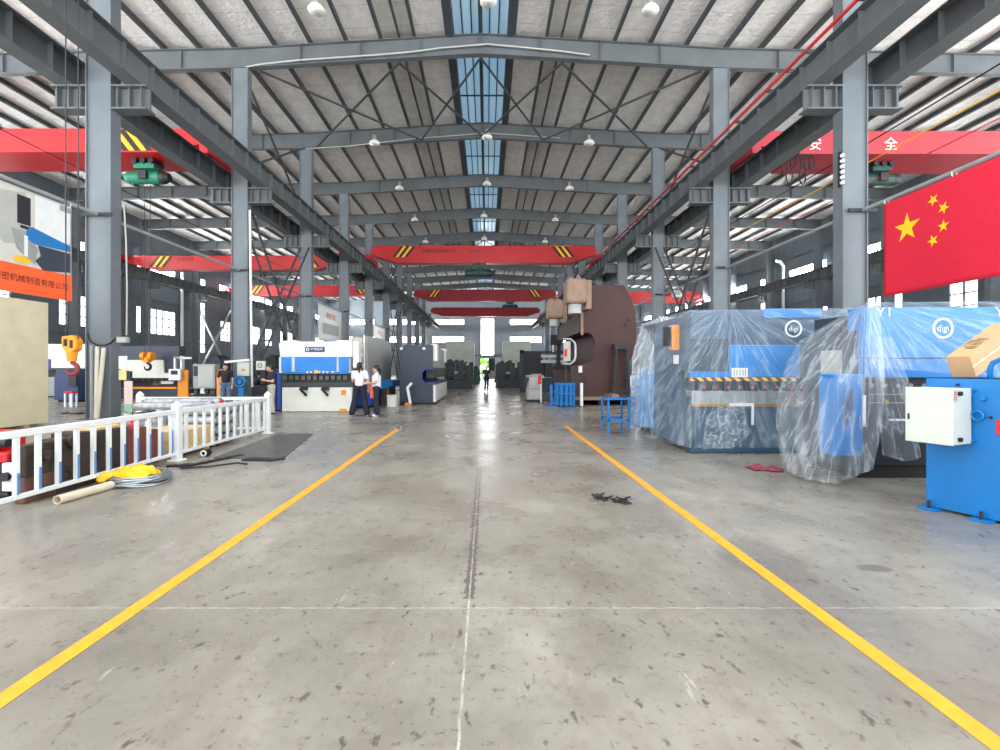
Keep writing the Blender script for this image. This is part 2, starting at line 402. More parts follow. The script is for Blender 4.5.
def ztop(x):                                      # upper face of the roof beams
    d = abs(x-XC)
    return 16.9-.06*min(d, 11.05)-.022*max(0, d-11.05)
for nm, a, b in (('ceiling_left', XL, RL), ('ceiling_left_middle', RL, XC-1.25), ('ceiling_right_middle', XC+1.25, RR), ('ceiling_right', RR, XR)):
    za, zb = ztop(a)+.24, ztop(b)+.24
    struct(B().prism([(a, za), (b, zb), (b, zb+.08), (a, za+.08)], 'y', Y0+16, Y1).build(nm, roof_m, loc=(0, 0, 0)))

def open_wall(rects, u0, u1, z0, z1, box):
    """wall panels on a grid, leaving the rectangles open"""
    gu = sorted({u0, u1}|{o[0] for o in rects}|{o[1] for o in rects}); gz = sorted({z0, z1}|{o[2] for o in rects}|{o[3] for o in rects})
    m = B()
    for i in range(len(gu)-1):
        for j in range(len(gz)-1):
            cu, cz = (gu[i]+gu[i+1])/2, (gz[j]+gz[j+1])/2
            if not any(o[0] < cu < o[1] and o[2] < cz < o[3] for o in rects): box(m, gu[i], gu[i+1], gz[j], gz[j+1])
    return m
NW = [0]
def window_x(x, side, a, b, z0, z1, nx, nz, pm=pane_m):
    NW[0] += 1; m = B(); w = .07; xa, xb = x-.09, x+.09
    for (p, q) in ((z0, z0+w), (z1-w, z1)): m.bx(xa, xb, a, b, p, q)
    for (p, q) in ((a, a+w), (b-w, b)): m.bx(xa, xb, p, q, z0+w, z1-w)
    for i in range(1, nx): y = a+(b-a)*i/nx; m.bx(xa+.05, xb-.05, y-.06, y+.06, z0+w, z1-w)
    for j in range(1, nz): z = z0+(z1-z0)*j/nz; m.bx(xa+.05, xb-.05, a+w, b-w, z-.045, z+.045)
    f = struct(m.build('window_%d' % NW[0], steel_d))
    B().bx(x+.045*side, x+.06*side, a+w, b-w, z0+w, z1-w).build('window_pane', pm, f)
LOW = [(31.8, 33.9), (37.6, 41.2), (45.9, 51.8), (60.5, 64), (68.5, 75), (78, 83), (86, 91), (94, 99)]
HIGH = [(31, 33.9), (38.9, 41.4), (46, 51.7), (54.6, 57.2), (60.2, 63.9), (68.5, 75), (78, 83), (86, 91), (94, 99)]
for nm, x, side in (('wall_left', XL, -1), ('wall_right', XR, 1)):
    rects = [(a, b, 4.9, 7.5) for a, b in LOW]+[(a, b, 10.6, 12.0) for a, b in HIGH]+[(54.6, 57.2, 3.3, 9.2)]
    xa, xb = (x-.12, x) if side < 0 else (x, x+.12)
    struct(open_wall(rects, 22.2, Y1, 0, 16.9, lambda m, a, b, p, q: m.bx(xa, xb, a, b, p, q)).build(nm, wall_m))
    for a, b, p, q in rects: window_x(x+.06*side, side, a, b, p, q, max(2, round((b-a)/1.0)), max(1, round((q-p)/.75)) if q < 10 else 1, panel_low_m if q == 7.5 else pane_tall_m if q == 9.2 else pane_m)
    for j, z in enumerate((4.2, 8.3, 10.0, 13.2)):
        struct(B().bx(x-.12 if side > 0 else x, x if side > 0 else x+.12, 22.2, Y1, z, z+.16).build('trim_%d' % (j+(1 if side < 0 else 5)), steel_d))

# end wall with its strip windows, the tall window and the doorway
ew = B(); ye = Y1; xs = sorted({XL, XR})
opens = [(-11.0, -4.9, 10.7, 11.9), (-11.6, -4.9, 6.9, 8.2), (4.9, 11.6, 10.7, 11.9), (4.9, 11.6, 6.9, 8.2), (-1.3, 1.5, 4.2, 12.0), (-1.5, .35, 0, 3.6),
         (-31, -24, 10.7, 11.9), (-21, -14, 10.7, 11.9), (14, 21, 10.7, 11.9), (24, 31, 10.7, 11.9), (-31, -24, 6.9, 8.2), (-21, -14, 6.9, 8.2), (14, 21, 6.9, 8.2), (24, 31, 6.9, 8.2)]
ew = open_wall(opens, XL, XR, 0, 18., lambda m, a, b, p, q: m.bx(a, b, ye, ye+.12, p, q))
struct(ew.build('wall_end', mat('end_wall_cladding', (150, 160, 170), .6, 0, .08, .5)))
for o in opens:
    if o[2] == 0: continue
    NW[0] += 1; a, b, z0, z1 = o; m = B(); w = .08
    for p, q in ((z0, z0+w), (z1-w, z1)): m.bx(a, b, ye-.03, ye+.15, p, q)
    for p, q in ((a, a+w), (b-w, b)): m.bx(p, q, ye-.03, ye+.15, z0+w, z1-w)
    n = max(2, round((b-a)/1.6))
    for i in range(1, n): m.bx(a+(b-a)*i/n-.03, a+(b-a)*i/n+.03, ye+.02, ye+.1, z0+w, z1-w)
    f = struct(m.build('window_%d' % NW[0], grey_m)); B().bx(a+w, b-w, ye+.1, ye+.115, z0+w, z1-w).build('window_pane', pane_tall_m, f)
m = B(); m.bx(-1.6, -1.45, ye-.1, ye+.2, 0, 3.7); m.bx(.3, .45, ye-.1, ye+.2, 0, 3.7); m.bx(-1.45, .3, ye-.1, ye+.2, 3.55, 3.7)
d = struct(m.build('door_1', steel_d)); B().bx(.45, 2.2, ye-.22, ye-.12, .05, 3.5).build('door_leaf', slate_m, d)
struct(B().bx(-6, 9.5, ye-.2, ye-.02, 4.05, 4.3).build('trim_9', steel_d))
struct(B().bx(-12, 12, ye+.35, ye+30, -.25, -.02).build('ground_outside', mat('outside_paving', (206, 206, 200), .8, 0, .05, 1)))
hg = B()
for i in range(60): hg.sph((random.uniform(-4, 4), ye+9+random.uniform(-.5, .5), random.uniform(.4, 3.6)), random.uniform(.35, .6), 7, 5)
tag(hg.build('hedge', leaf_m), 'bright green hedge seen outside through the far doorway', 'hedge')

# ridge skylight: raised kerbs, glazing bars, blue sheets
struct(B().bx(XC-1.62, XC-1.25, Y0+16, Y1, 16.78, 17.5).build('trim_10', purl_m)); struct(B().bx(XC+1.25, XC+1.62, Y0+16, Y1, 16.78, 17.5).build('trim_11', purl_m))
sk = B()
for x in (-.85, -.42, .42, .85): sk.bx(XC+x-.03, XC+x+.03, Y0+16, Y1, 17.35, 17.45)
sk.bx(XC-.09, XC+.09, Y0+16, Y1, 17.0, 17.5)
y = 12.0
while y < Y1: sk.bx(XC-1.25, XC+1.25, y-.03, y+.03, 17.36, 17.42); y += 4.0
sk = struct(sk.build('window_skylight', purl_m, loc=(0, 0, 0)))
B().bx(XC-1.25, XC+1.25, Y0+16, Y1, 17.5, 17.53).build('skylight_sheet', sky_m, sk)

# purlins, one long member each
def purlin(x, w, label, d=.22):
    z = ztop(x); tag(B().bx(x-w/2, x+w/2, Y0+16, Y1, z, z+d).build('roof_purlin', purl_m), label, 'purlin', 'roof purlins')
for s, side in ((-1, 'left'), (1, 'right')):
    for i, x in enumerate((3.05, 4.6, 6.2, 7.85, 9.5)): purlin(XC+s*x, .12, 'dark roof purlin, %s one out %s of the blue skylight' % (ORD[i].replace('nearest', 'first'), side))
    tag(B().bx(XC+s*3.75-.04, XC+s*3.75+.04, Y0+16, Y1, ztop(XC+3.75)+.02, ztop(XC+3.75)+.2).build('roof_batten', purl_m), 'thin roof batten between two purlins %s of the skylight' % side, 'batten', 'roof battens')
    edge = 11.05
    for i in range(13):
        x = XC+s*(edge+.3+1.62*i); purlin(x, .14, 'dark roof purlin over the %s crane bay, %s out from the column row' % (side, ORD[i].replace('nearest', 'first')))

# ---------------------------------------------------------------- columns, roof beams, runway girders
def steel_h(m, x, y, z0, z1, dx=.74, dy=.4, t=.03):
    m.bx(x-dx/2, x-dx/2+t, y-dy/2, y+dy/2, z0, z1); m.bx(x+dx/2-t, x+dx/2, y-dy/2, y+dy/2, z0, z1)
    m.bx(x-dx/2+t, x+dx/2-t, y-.14, y-.1, z0, z1)
    return m
def column_proto(x, y, bracket, top):
    r = thing('steel_column', '', 'column', (x, y, 0), 'steel columns', 'thing')
    steel_h(B(), x, y, .03, top).build('shaft', steel, r)
    B().bx(x-.5, x+.5, y-.34, y+.34, 0, .03).build('base_plate', steel_d, r)
    b0, b1 = bracket; z0, z1 = 9.07, 9.78
    for q in ((b0, x-.37), (x+.37, b1)):
        if q[1]-q[0] < .1: continue
        m = B()
        m.bx(q[0], q[1], y-.2, y+.2, z0, z0+.05); m.bx(q[0], q[1], y-.2, y+.2, z1-.05, z1)
        m.bx(q[0], q[1], y-.03, y+.03, z0+.05, z1-.05)
        n = 3
        for i in range(n): px = q[0]+(q[1]-q[0])*(i+.5)/n; m.bx(px-.012, px+.012, y-.18, y+.18, z0+.05, z1-.05)
        m.build('bracket', steel_d, r)
    return r
for x, side in ((RL, 'left'), (RR, 'right')):
    p = column_proto(x, FY[0], (x-1.4, x+1.4), ztop(x)-.95)
    for k, y in enumerate(FY[:-1]):
        lb = 'grey steel column in the row %s of the aisle, %s from the camera' % (side, ORD[k])
        if k == 0: p['label'] = lb
        else: dup(p, (x, y, 0), lb)
for x, side, br in ((XL+.75, 'left', (0, 1.25)), (XR-.75, 'right', (-1.25, 0))):
    b = (x-.38, x+1.3) if side == 'left' else (x-1.3, x+.38)
    p = column_proto(x, FY[2], b, ztop(x)-.95)
    for k, y in enumerate(FY[2:-1]):
        lb = 'grey steel column against the %s window wall, %s from the camera' % (side, ORD[k])
        if k == 0: p['label'] = lb
        else: dup(p, (x, y, 0), lb)
def rafter(a, b, y0, label, grp):
    """welded I-beam following the roof slope"""
    m = B(); d = .93; n = 1 if a*b > 0 else 2
    xs = [a, b] if n == 1 else [a, XC, b]
    r = thing('roof_beam', label, 'roof beam', ((a+b)/2, y0, ztop((a+b)/2)-d), grp, 'thing')
    top = [(x, ztop(x)) for x in xs]
    def band(lo, hi, w):
        return B().prism([(x, z-lo) for x, z in top]+[(x, z-hi) for x, z in reversed(top)], 'y', y0-w/2, y0+w/2)
    band(.03, d-.03, .03).build('web', steel_d, r); band(0, .03, .3).build('top_flange', steel_d, r); band(d-.03, d, .3).build('bottom_flange', steel_d, r)
    for i in range(1, 8):
        x = a+(b-a)*i/8; z = ztop(x); B().bx(x-.01, x+.01, y0-.14, y0+.14, z-d+.04, z-.04).build('web_rib', steel_d, r)
    return r
for nm, a, b in (('middle', RL, RR), ('left', XL+.4, RL), ('right', RR, XR-.4)):
    p = None
    for k, y in enumerate(FY[1:-1]):
        lb = 'dark welded roof beam over the %s bay, %s from the camera' % (nm, ORD[k])
        if p is None: p = rafter(a, b, y, lb, 'roof beams')
        else: q = dup(p, (p.location.x, y, p.location.z), lb)
def girder(x, name_label, w=.5, ya=Y0+4, yb=Y1-.3):
    z0, z1 = 9.78, 10.68
    r = thing('runway_girder', name_label, 'crane girder', (x, ya, z0), 'crane runway girders')
    B().bx(x-.02, x+.02, ya, yb, z0+.03, z1-.03).build('web', steel_d, r)
    B().bx(x-w/2, x+w/2, ya, yb, z1-.03, z1).build('top_flange', steel_d, r)
    B().bx(x-w/2, x+w/2, ya, yb, z0, z0+.03).build('bottom_flange', steel_d, r)
    y = ya+.5; p = None
    while y < yb:
        if p is None: p = B().bx(x-w/2+.06, x+w/2-.06, y-.01, y+.01, z0+.03, z1-.03).build('web_rib', steel_d, r); yp = y
        else: c = p.copy(); COL.objects.link(c); c.parent = r; c.location.y = y-yp
        y += 1.15
    B().bx(x-.035, x+.035, ya, yb, z1, z1+.1).build('crane_rail', rod_m, r)
    return r
GIRD = {'ml': RL+1.05, 'll': RL-1.0, 'mr': RR-1.05, 'rr': RR+1.0, 'lo': XL+1.75, 'ro': XR-1.75}
girder(GIRD['ml'], 'long dark crane girder on the left column row, aisle side')
girder(GIRD['ll'], 'long dark crane girder on the left column row, outer side')
girder(GIRD['mr'], 'long dark crane girder on the right column row, aisle side, with red conductor')
girder(GIRD['rr'], 'long dark crane girder on the right column row, outer side')
girder(GIRD['lo'], 'crane girder along the left window wall', ya=22.2)
girder(GIRD['ro'], 'crane girder along the right window wall', ya=22.2)
# red conductor line along the right girder, on small arms
m = B().bx(GIRD['mr']-.36, GIRD['mr']-.3, Y0+4, Y1-1, 10.78, 10.86)
cr = tag(m.build('conductor_rail', redp_m), 'thin red conductor rail along the top of the right crane girder', 'conductor rail')
m = B(); y = 2.0
while y < 96: m.bx(GIRD['mr']-.38, GIRD['mr']-.2, y-.02, y+.02, 10.68, 10.78); y += 2.0
m.build('rail_brackets', rod_m, cr)
# light pipes hung along both column rows
for s, x, z in (('left', -11.35, 5.98), ('right', 10.95, 6.1)):
    for k in range(-1, 6):
        ya, yb = FY[0]+8*k+.24, FY[0]+8*(k+1)-.24
        if k < 0: ya = 2.0
        o = B().cyl((x, ya, z), (x, yb, z), .05, n=10).build('support_pipe', grey_m)
        tag(o, 'grey horizontal pipe between %s row columns, %s span from the camera' % (s, ORD[k+1]), 'pipe', 'pipes between the columns')
        B().bx(x-.42, x+.42, yb, yb+.05, z-.05, z+.05).build('clamp', dark_m, o)

# roof bracing: crossed rods between the first beams
def rod_pair(label, x0, x1, ya, yb, dz=.92):
    r = thing('cross_brace', label, 'brace', ((x0+x1)/2, (ya+yb)/2, ztop((x0+x1)/2)-dz), 'crossed roof braces')
    for a, b in ((x0, x1), (x1, x0)):
        B().bar((a, ya+.2, ztop(a)-dz), (b, yb-.2, ztop(b)-dz), .08, .08).build('rod', rod_m, r)
for k in (1, 5, 9):
    for n, (x0, x1) in enumerate(((-10.6, -4.1), (-4.1, XC), (XC, 3.5), (3.5, 10.0))):
        if k+1 < len(FY): rod_pair('crossed dark steel rods under the roof, %s panel from the left, beyond the %s beam' % (('first', 'second', 'third', 'fourth')[n], ORD[k-1]), x0, x1, FY[k], FY[k+1])
# cross bracing between the second and third columns of both rows
def laced(label, x, ya, yb, z0, z1):
    r = thing('laced_brace', label, 'brace', (x, (ya+yb)/2, z0), 'laced column braces')
    off = Vector((.26, 0, 0))
    for a, b in (((x, ya, z0), (x, yb, z1)), ((x, yb, z0), (x, ya, z1))):
        a, b = Vector(a), Vector(b)
        for s in (-1, 1): B().bar(a+off*s, b+off*s, .08, .08).build('chord', rod_m, r)
        n = 11; d = b-a
        for i in range(1, n): B().bar(a+d*i/n-off, a+d*i/n+off, .05, .05).build('lacing_bar', rod_m, r)
for x, side in ((RL, 'left'), (RR, 'right')):
    for (ya, yb), w in (((FY[1]+.3, FY[2]-.3), 'second and third'), ((FY[5]+.3, FY[6]-.3), 'sixth and seventh')):
        laced('crossed ladder-like steel brace between the %s %s row columns' % (w, side), x, ya, yb, .6, 9.0)
        r = thing('upper_brace', 'crossed steel bars above the crane girder between the %s %s row columns' % (w, side), 'brace', (x, (ya+yb)/2, 10.9))
        for za, zb in ((10.9, 15.2), (15.2, 10.9)): B().bar((x, ya, za), (x, yb, zb), .09, .09).build('bar', rod_m, r)
# slanted wind brace against the left wall
r = thing('wall_brace', 'pale crossed brace against the left window wall', 'brace', (XL+.5, 58, 0))
for za, zb in ((.4, 8.8), (8.8, .4)): B().bar((XL+.6, 54.5, za), (XL+.6, 61.8, zb), .2, .2).build('bar', grey_m, r)

# wiring under the first beams
yb1 = FY[1]-.2
o = B().tube([(X(px, yb1), yb1, Z(py, yb1)) for px, py in ((246, 67), (262, 64), (300, 60), (345, 57), (375, 55), (410, 52), (440, 48), (487, 44), (520, 47), (560, 51), (590, 55))], .035).build('cable_conduit', lgrey_m)
tag(o, 'pale cable conduit along the underside of the nearest roof beam', 'conduit')
yb2 = FY[2]-.2
o = B().tube([(X(px, yb2), yb2, Z(py, yb2)) for px, py in ((300, 149), (350, 146), (410, 139), (487, 133), (560, 138))], .03).build('cable_conduit', lgrey_m)
tag(o, 'pale cable conduit under the second roof beam', 'conduit')

# high-bay lamps
def lamp(x, y, z, label):
    r = thing('bay_lamp', label, 'lamp', (x, y, z), 'high-bay lamps')
    B().lathe((x, y, z), [(.34, 0), (.345, .03), (.33, .06), (.27, .16), (.16, .24), (.1, .26)], 20).build('lamp_shade', lamp_m, r, smooth=True)
    B().lathe((x, y, z+.26), [(.1, 0), (.12, .03), (.12, .26), (.08, .3)], 14).build('lamp_housing', grey_m, r)
    B().cyl((x, y, z+.56), (x, y, z+.7), .02, n=6).build('stem', rod_m, r)
    B().bar((x, y, z+.62), (x, y+.36, z+.62), .04).build('arm', rod_m, r)
    return r
p = None; rows = [(19.4, (-6.9, XC+.35, 6.6), 16.05), (29.85, (-7.0, XC+.3, 6.35), 15.55), (37.8, (-6.9, XC+.3, 6.5), 15.7), (45.8, (-6.9, XC, 6.5), 15.7), (53.8, (-6.9, XC, 6.5), 15.7), (61.8, (-6.9, XC, 6.5), 15.7)]
for k, (y, xs, z) in enumerate(rows):
    for x, w in zip(xs, ('left', 'middle', 'right')):
        lb = 'white domed ceiling lamp, %s one in the %s row from the camera' % (w, ORD[k])
        zz = z+.25-.055*abs(x-XC)
        if p is None: p = lamp(x, y, zz, lb)
        else: dup(p, (x, y, zz), lb)

# ---------------------------------------------------------------- overhead cranes
def crane(label, xa, xb, y, m, stripes=True, depth=1.6, zb=10.95, letters=None, edge=1.9, t=.45, inset=0):
    r = thing('bridge_crane', label, 'crane', ((xa+xb)/2, y, 10.78), 'red overhead cranes')
    zt = zb+depth; c = 2.2; ca, cb_ = xa, xb; xa += inset; xb -= inset
    B().prism([(xa, zt-.2*depth), (xa+.5, zt), (xb-.5, zt), (xb, zt-.2*depth), (xb, zb+.45*depth), (xb-c, zb), (xa+c, zb), (xa, zb+.45*depth)], 'y', y-t, y+t).build('main_beam', m, r, .02)
    B().bx(xa+c, xb-c, y-t-.07, y+t+.07, zb-.04, zb+.02).build('bottom_flange', m, r)
    for x in (ca, cb_):
        h_ = .2+inset*.9; e = B().bx(x-h_, x+h_, y-1.6, y+1.6, 10.86, 11.3).build('end_carriage', m, r, .02)
        for dy in (-1.2, 1.2): B().cyl((x-.08, y+dy, 10.96), (x+.08, y+dy, 10.96), .18, n=16).build('wheel', dark_m, e)
    for x, s in ((xa+edge, 1), (xb-edge, -1)):
        if not stripes: continue
        w = .26
        for i in range(5):
            hs = min(.95, depth-.12); q = x+s*(i*.27+.75); k = -s*.72
            B().prism([(q, zt-.06), (q+s*w*.9, zt-.06), (q+s*w*.9+k, zt-.06-hs), (q+k, zt-.06-hs)], 'y', y-t-.02, y-t).build('warning_stripe', yellow_m if i % 2 else black_m, r)
    if letters:
        for (x, z, body, size, mm) in letters:
            B().text(body, size, lambda u, v: (x+u, y-t-.025, z+v)).build('lettering', mm, r)
    return r
A, Bx = GIRD['ml'], GIRD['mr']
crane('bright red crane bridge over the aisle with the green hoist, nearest in view', A, Bx, 43, red_m, depth=1.5, zb=10.85, letters=[(-4.2, 11.85, '起重机械有限公司', .38, ink_m), (-1.2, 11.82, 'QZ-10T', .3, ink_m)])
crane('red crane bridge over the aisle, behind the nearest one', A, Bx, 68, red3_m)
crane('dull red crane bridge over the aisle, close to the far wall', A, Bx, 88, red3_m, stripes=False)
LA, LB = GIRD['lo'], GIRD['ll']
crane('red crane bridge over the left bay, nearest, with chevrons by the first column', LA, LB, 22.5, red_m, depth=1.05, zb=11.18, edge=2.6, t=1.0)
crane('red crane bridge over the left bay, second, crossing behind the columns', LA, LB, 42.5, red_m, depth=1.2, zb=10.15, inset=.34, letters=[(-26.4, 11.0, '起重机械', .36, ink_m)])
crane('red crane bridge over the left bay, third and farthest', LA, LB, 60, red_m, depth=1.25, zb=10.5, inset=.34)
RA, RB = GIRD['rr'], GIRD['ro']
crane('pale red crane bridge over the right bay with white lettering', RA, RB, 22.5, red2_m, stripes=False, depth=1.02, zb=11.08, t=1.05, letters=[(X(815.5, 21.4), Z(144.5, 21.4), '安', .62, white_m), (X(891.5, 21.4), Z(144.5, 21.4), '全', .62, white_m)])
crane('red crane bridge over the right bay, far beyond the brown press', RA, RB, 70, red_m)
def hoist(label, x, y, z, m, s=1):
    r = thing('electric_hoist', label, 'hoist', (x, y, z), 'crane hoists')
    B().cyl((x-.65*s, y, z), (x+.65*s, y, z), .3*s, n=18).build('drum', m, r, .01)
    for e in (-1, 1): B().lathe((x+e*.65*s, y, z), [(.3*s, 0), (.3*s, .2*s*e), (.2*s, .42*s*e), (.08*s, .46*s*e)], 16, 'x').build('motor_housing', dark_m if e > 0 else m, r)
    t = B().bx(x-.5*s, x+.5*s, y-.32*s, y+.32*s, z+.35*s, z+.62*s).build('trolley', m, r, .02)
    for dx in (-.4, 0, .4): B().cyl((x+dx*s, y-.42*s, z+.68*s), (x+dx*s, y+.42*s, z+.68*s), .13*s, n=12).build('trolley_wheel', dark_m, t)
    B().bx(x-.2*s, x+.2*s, y-.45*s, y-.3*s, z-.2*s, z+.2*s).build('control_box', dark_m, r, .01)
hoist('green electric hoist under the nearest left bay crane', X(148, 22.4), 22.4, 10.38, green_m, .95)
hoist('dark green hoist under the nearest aisle crane', X(479, 43), 43, 10.0, greend_m, 1.15)
hoist('dark hoist under the second aisle crane', X(510, 68), 68, 10.2, greend_m, 1.0)
hoist('green hoist under the lettered right bay crane', X(878, 22.5), 22.5, 10.33, greend_m, .9)
crane('red crane bridge overhead in front of the first columns, carrying the yellow hook', A, Bx, 10.0, red_m)
hoist('green hoist carrying the big yellow hook', X(72, 10), 10.0, 10.3, green_m, .75)

def hook(label, x, y, z, zt, kind):
    """hook block hung on wire ropes: z is the middle of the block"""
    r = thing('crane_hook', label, 'crane hook', (x, y, z), 'crane hooks')
    for dx in (-.13, .13): B().cyl((x+dx, y, z+.1), (x+dx, y, zt), .012, n=6).build('wire_rope', dark_m, r)
    if kind == 1:
        hp = lambda pts: [(x+.74*u, z+.74*v) for u, v in pts]
        B().prism(hp([(-.2, .34), (.12, .38), (.22, .22), (.2, -.02), (.06, -.12), (-.08, -.1), (-.2, .06)]), 'y', y-.09, y+.09).build('block', orange_m, r, .02)
        B().prism(hp([(-.12, .26), (-.03, .28), (-.03, .06), (-.12, .08)]), 'y', y-.105, y+.105).build('slot', black_m, r)
        B().prism(hp([(.05, .24), (.12, .24), (.12, .02), (.05, .02)]), 'y', y-.105, y+.105).build('slot', black_m, r)
        B().cyl((x, y, z-.06), (x, y, z-.26), .1, .08, n=12).build('shank', orange_m, r)
    else:
        for s in (-1, 1): B().cyl((x+s*.17-.08, y, z+.1), (x+s*.17+.08, y, z+.1), .2, n=18).build('sheave', orange_m, r)
        B().bx(x-.12, x+.12, y-.12, y+.12, z-.18, z+.06).build('block', orange_m, r, .02)
    hr = .12 if kind == 1 else .15; zc = z-(.4 if kind == 1 else .36); pts = [(x, y, zc+.2)]
    for i in range(11): a = math.radians(80-27*i); pts.append((x+hr*math.cos(a), y, zc-.02+hr*math.sin(a)))
    B().tube(pts, [r_*(.75 if kind == 1 else 1) for r_ in [.06]*7+[.055, .05, .04, .028, .015]], 8).build('hook', mat('worn_red_paint', (132, 40, 52), .5) if kind == 1 else black_m, r, smooth=True)
hook('big yellow crane hook hanging beside the first left column', X(72, 10), 10.0, 1.9, 10.2, 1)
hook('twin-sheave orange hook hanging in front of the dark press brake', X(147.5, 22.4), 22.4, 1.94, 10.2, 2)

# cables sagging along the right bay
def cable(label, a, b, r, m, sag=.1, n=14, name='overhead_cable'):
    a, b = Vector(a), Vector(b)
    return tag(B().tube([a.lerp(b, i/n)-Vector((0, 0, sag*4*(i/n)*(1-i/n))) for i in range(n+1)], r, 5).build(name, m), label, 'cable')
cable('black cable strung high along the right bay', (12.3, 8, 8.85), (12.3, 30, 8.85), .02, black_m)
cable('yellow cable strung along the right bay below the black one', (12.35, 8, 8.25), (12.35, 30, 8.25), .018, yellow_m)
cable('dull red cable strung lowest along the right bay', (12.4, 8, 7.6), (12.4, 30, 7.6), .015, redp_m)
cable('thin dark cable strung along the left bay', (-12.2, 8, 7.55), (-12.2, 30, 7.55), .015, black_m)
0 and cable('dark cable looping down from the right girder beside the second column', (12.0, 14.2, 9.0), (16.5, 17, 10.2), .025, black_m, .7)
m = B(); y = 22
for i in range(7):
    x = X(778, y)+.2*i; zt = 11.12
    m.tube([(x+.28*math.sin(t*math.pi*2)*.5, y-.5, zt-1.4*math.sin(t*math.pi)*(.7+.3*math.sin(i*2))) for t in [j/14 for j in range(15)]], .03, 5)
tag(m.build('festoon_cable', black_m), 'black cable loops bunched under the lettered right bay crane', 'cable')
# ---------------------------------------------------------------- painted aisle lines
for pts, lb in ((((-2.19, 0.6), (-2.19, 11.7)), 'yellow painted line along the left edge of the aisle'), (((2.03, .6), (2.03, 12.4)), 'yellow painted line along the right edge of the aisle')):
    (xa, ya), (xb, yb) = pts; m = B(); n = 60
    vs = []
    for i in range(n+1):
        y = ya+(yb-ya)*i/n; e = .006*noise.noise((xa*3, y*2, 0)); vs += [(xa-.05+e, y, .0015), (xa+.05+e*.6, y, .0015), (xa-.05+e, y, .003), (xa+.05+e*.6, y, .003)]
    m.add(vs, [f for i in range(n) for k in (i*4,) for f in ((k+2, k+3, k+7, k+6), (k, k+2, k+6, k+4), (k+1, k+5, k+7, k+3))])
    tag(m.build('floor_line', line_m), lb, 'floor marking')

# ---------------------------------------------------------------- box helpers: a front face seen at distance Y
def fb(m, px0, px1, py0, py1, Y, d):
    return m.bx(X(px0, Y), X(px1, Y), Y, Y+d, Z(py1, Y), Z(py0, Y))
def FB(px0, px1, py0, py1, Y, d): return fb(B(), px0, px1, py0, py1, Y, d)
def ring(c, R, r, axis='y', n=28):
    f = (lambda a: (c[0]+R*math.cos(a), c[1], c[2]+R*math.sin(a))) if axis == 'y' else (lambda a: (c[0], c[1]+R*math.cos(a), c[2]+R*math.sin(a)))
    return B().tube([f(2*math.pi*i/n) for i in range(n)], r, 6, closed=True)
def at(pts, t):
    k = min(int(t*(len(pts)-1)), len(pts)-2); return Vector(pts[k]).lerp(Vector(pts[k+1]), t*(len(pts)-1)-k)
def drape(name, label, lines, m, nu=70, nv=40, amp=.05, freq=14, seed=0, cat='plastic sheet'):
    """sheet through a list of polylines from its top line to its hem, folded deeper toward the hem"""
    def fn(u, v):
        t = v*(len(lines)-1); k = min(int(t), len(lines)-2); t -= k
        p, q = at(lines[k], u), at(lines[k+1], u); w = p.lerp(q, t)
        tang = (at(lines[-1], min(1, u+.02))-at(lines[-1], max(0, u-.02))); nrm = Vector((tang.y, -tang.x, 0))
        if nrm.length > 1e-6: nrm.normalize()
        a = amp*(.12+v)
        d = a*(.3*math.sin(freq*6.283*u+4*noise.noise((u*5, v*1.5, seed)))+.7*noise.noise((u*6, v*3, seed+3))+.35*noise.noise((u*18, v*9, seed+5)))
        w = w+nrm*d
        w.z = max(w.z, .012)
        return w
    o = B().quadgrid(fn, nu, nv).build(name, m, smooth=True, loc=(0, 0, 0))
    return tag(o, label, cat)
def c_plate(m, x0, x1, yf, yb, z0, z1, tz0, tz1, td):
    """C-shaped side frame of a press, throat open to the front (-y)"""
    return m.prism([(yf, z0), (yb, z0), (yb, z1-.25), (yb-.25, z1), (yf, z1), (yf, tz1), (yf+td-.08, tz1), (yf+td, tz1-.08), (yf+td, tz0+.08), (yf+td-.08, tz0), (yf, tz0)], 'x', x0, x1)
def c_plate_y(m, y0, y1, xf, xb, z0, z1, tz0, tz1, td, s):
    return m.prism([(xf, z0), (xb, z0), (xb, z1-.3), (xb-.2*s, z1), (xf, z1), (xf, tz1), (xf+(td-.15)*s, tz1), (xf+td*s, tz1-.15), (xf+td*s, tz0+.15), (xf+(td-.15)*s, tz0), (xf, tz0)], 'y', y0, y1)

# ---------------------------------------------------------------- right side, wrapped press brakes
def emblem(r, px, py, Y, R, parent_m=None, words='digi'):
    c = (X(px, Y), Y-.012, Z(py, Y))
    e = ring(c, R, .016).build('emblem', white_m, r)
    B().text(words, R*.95, lambda u, v: (c[0]+u, Y-.014, c[2]+v)).build('lettering', white_m, e)
# the one in the middle: slate and blue, orange box on its side
Y3 = 8.3
r = thing('press_brake', 'slate and blue press brake under clear film, with hazard stripe across its front', 'press brake', (4.9, 9.2, 0), 'press brakes')
for x in (3.55, 6.2): c_plate(B(), x, x+.09, Y3+.12, Y3+1.9, .1, 2.45, 1.0, 1.45, .5).build('side_frame', slatel_m, r, .01)
FB(691, 851, 310, 378, Y3+.1, .3).build('upper_beam', slatel_m, r, .01)
FB(691, 729, 338, 371, Y3+.05, .05).build('cover_panel', slate_m, r, .01)
FB(729, 800, 345, 377, Y3+.06, .06).build('ram_cover', blue2_m, r, .01)
FB(691, 729, 371, 377.5, Y3+.06, .06).build('ram_cover', blue2_m, r, .005)
FB(764, 822, 308.5, 318, Y3+.04, .06).build('top_cover', blue_m, r, .01)
sg = FB(732, 748, 368, 377, Y3+.035, .02).build('notice', white_m, r)
m = B()
for px in (734.5, 737, 740, 743, 745.5): fb(m, px-.5, px+.5, 369.5, 375.5, Y3+.033, .004)
m.build('printed_marks', grey_m, sg)
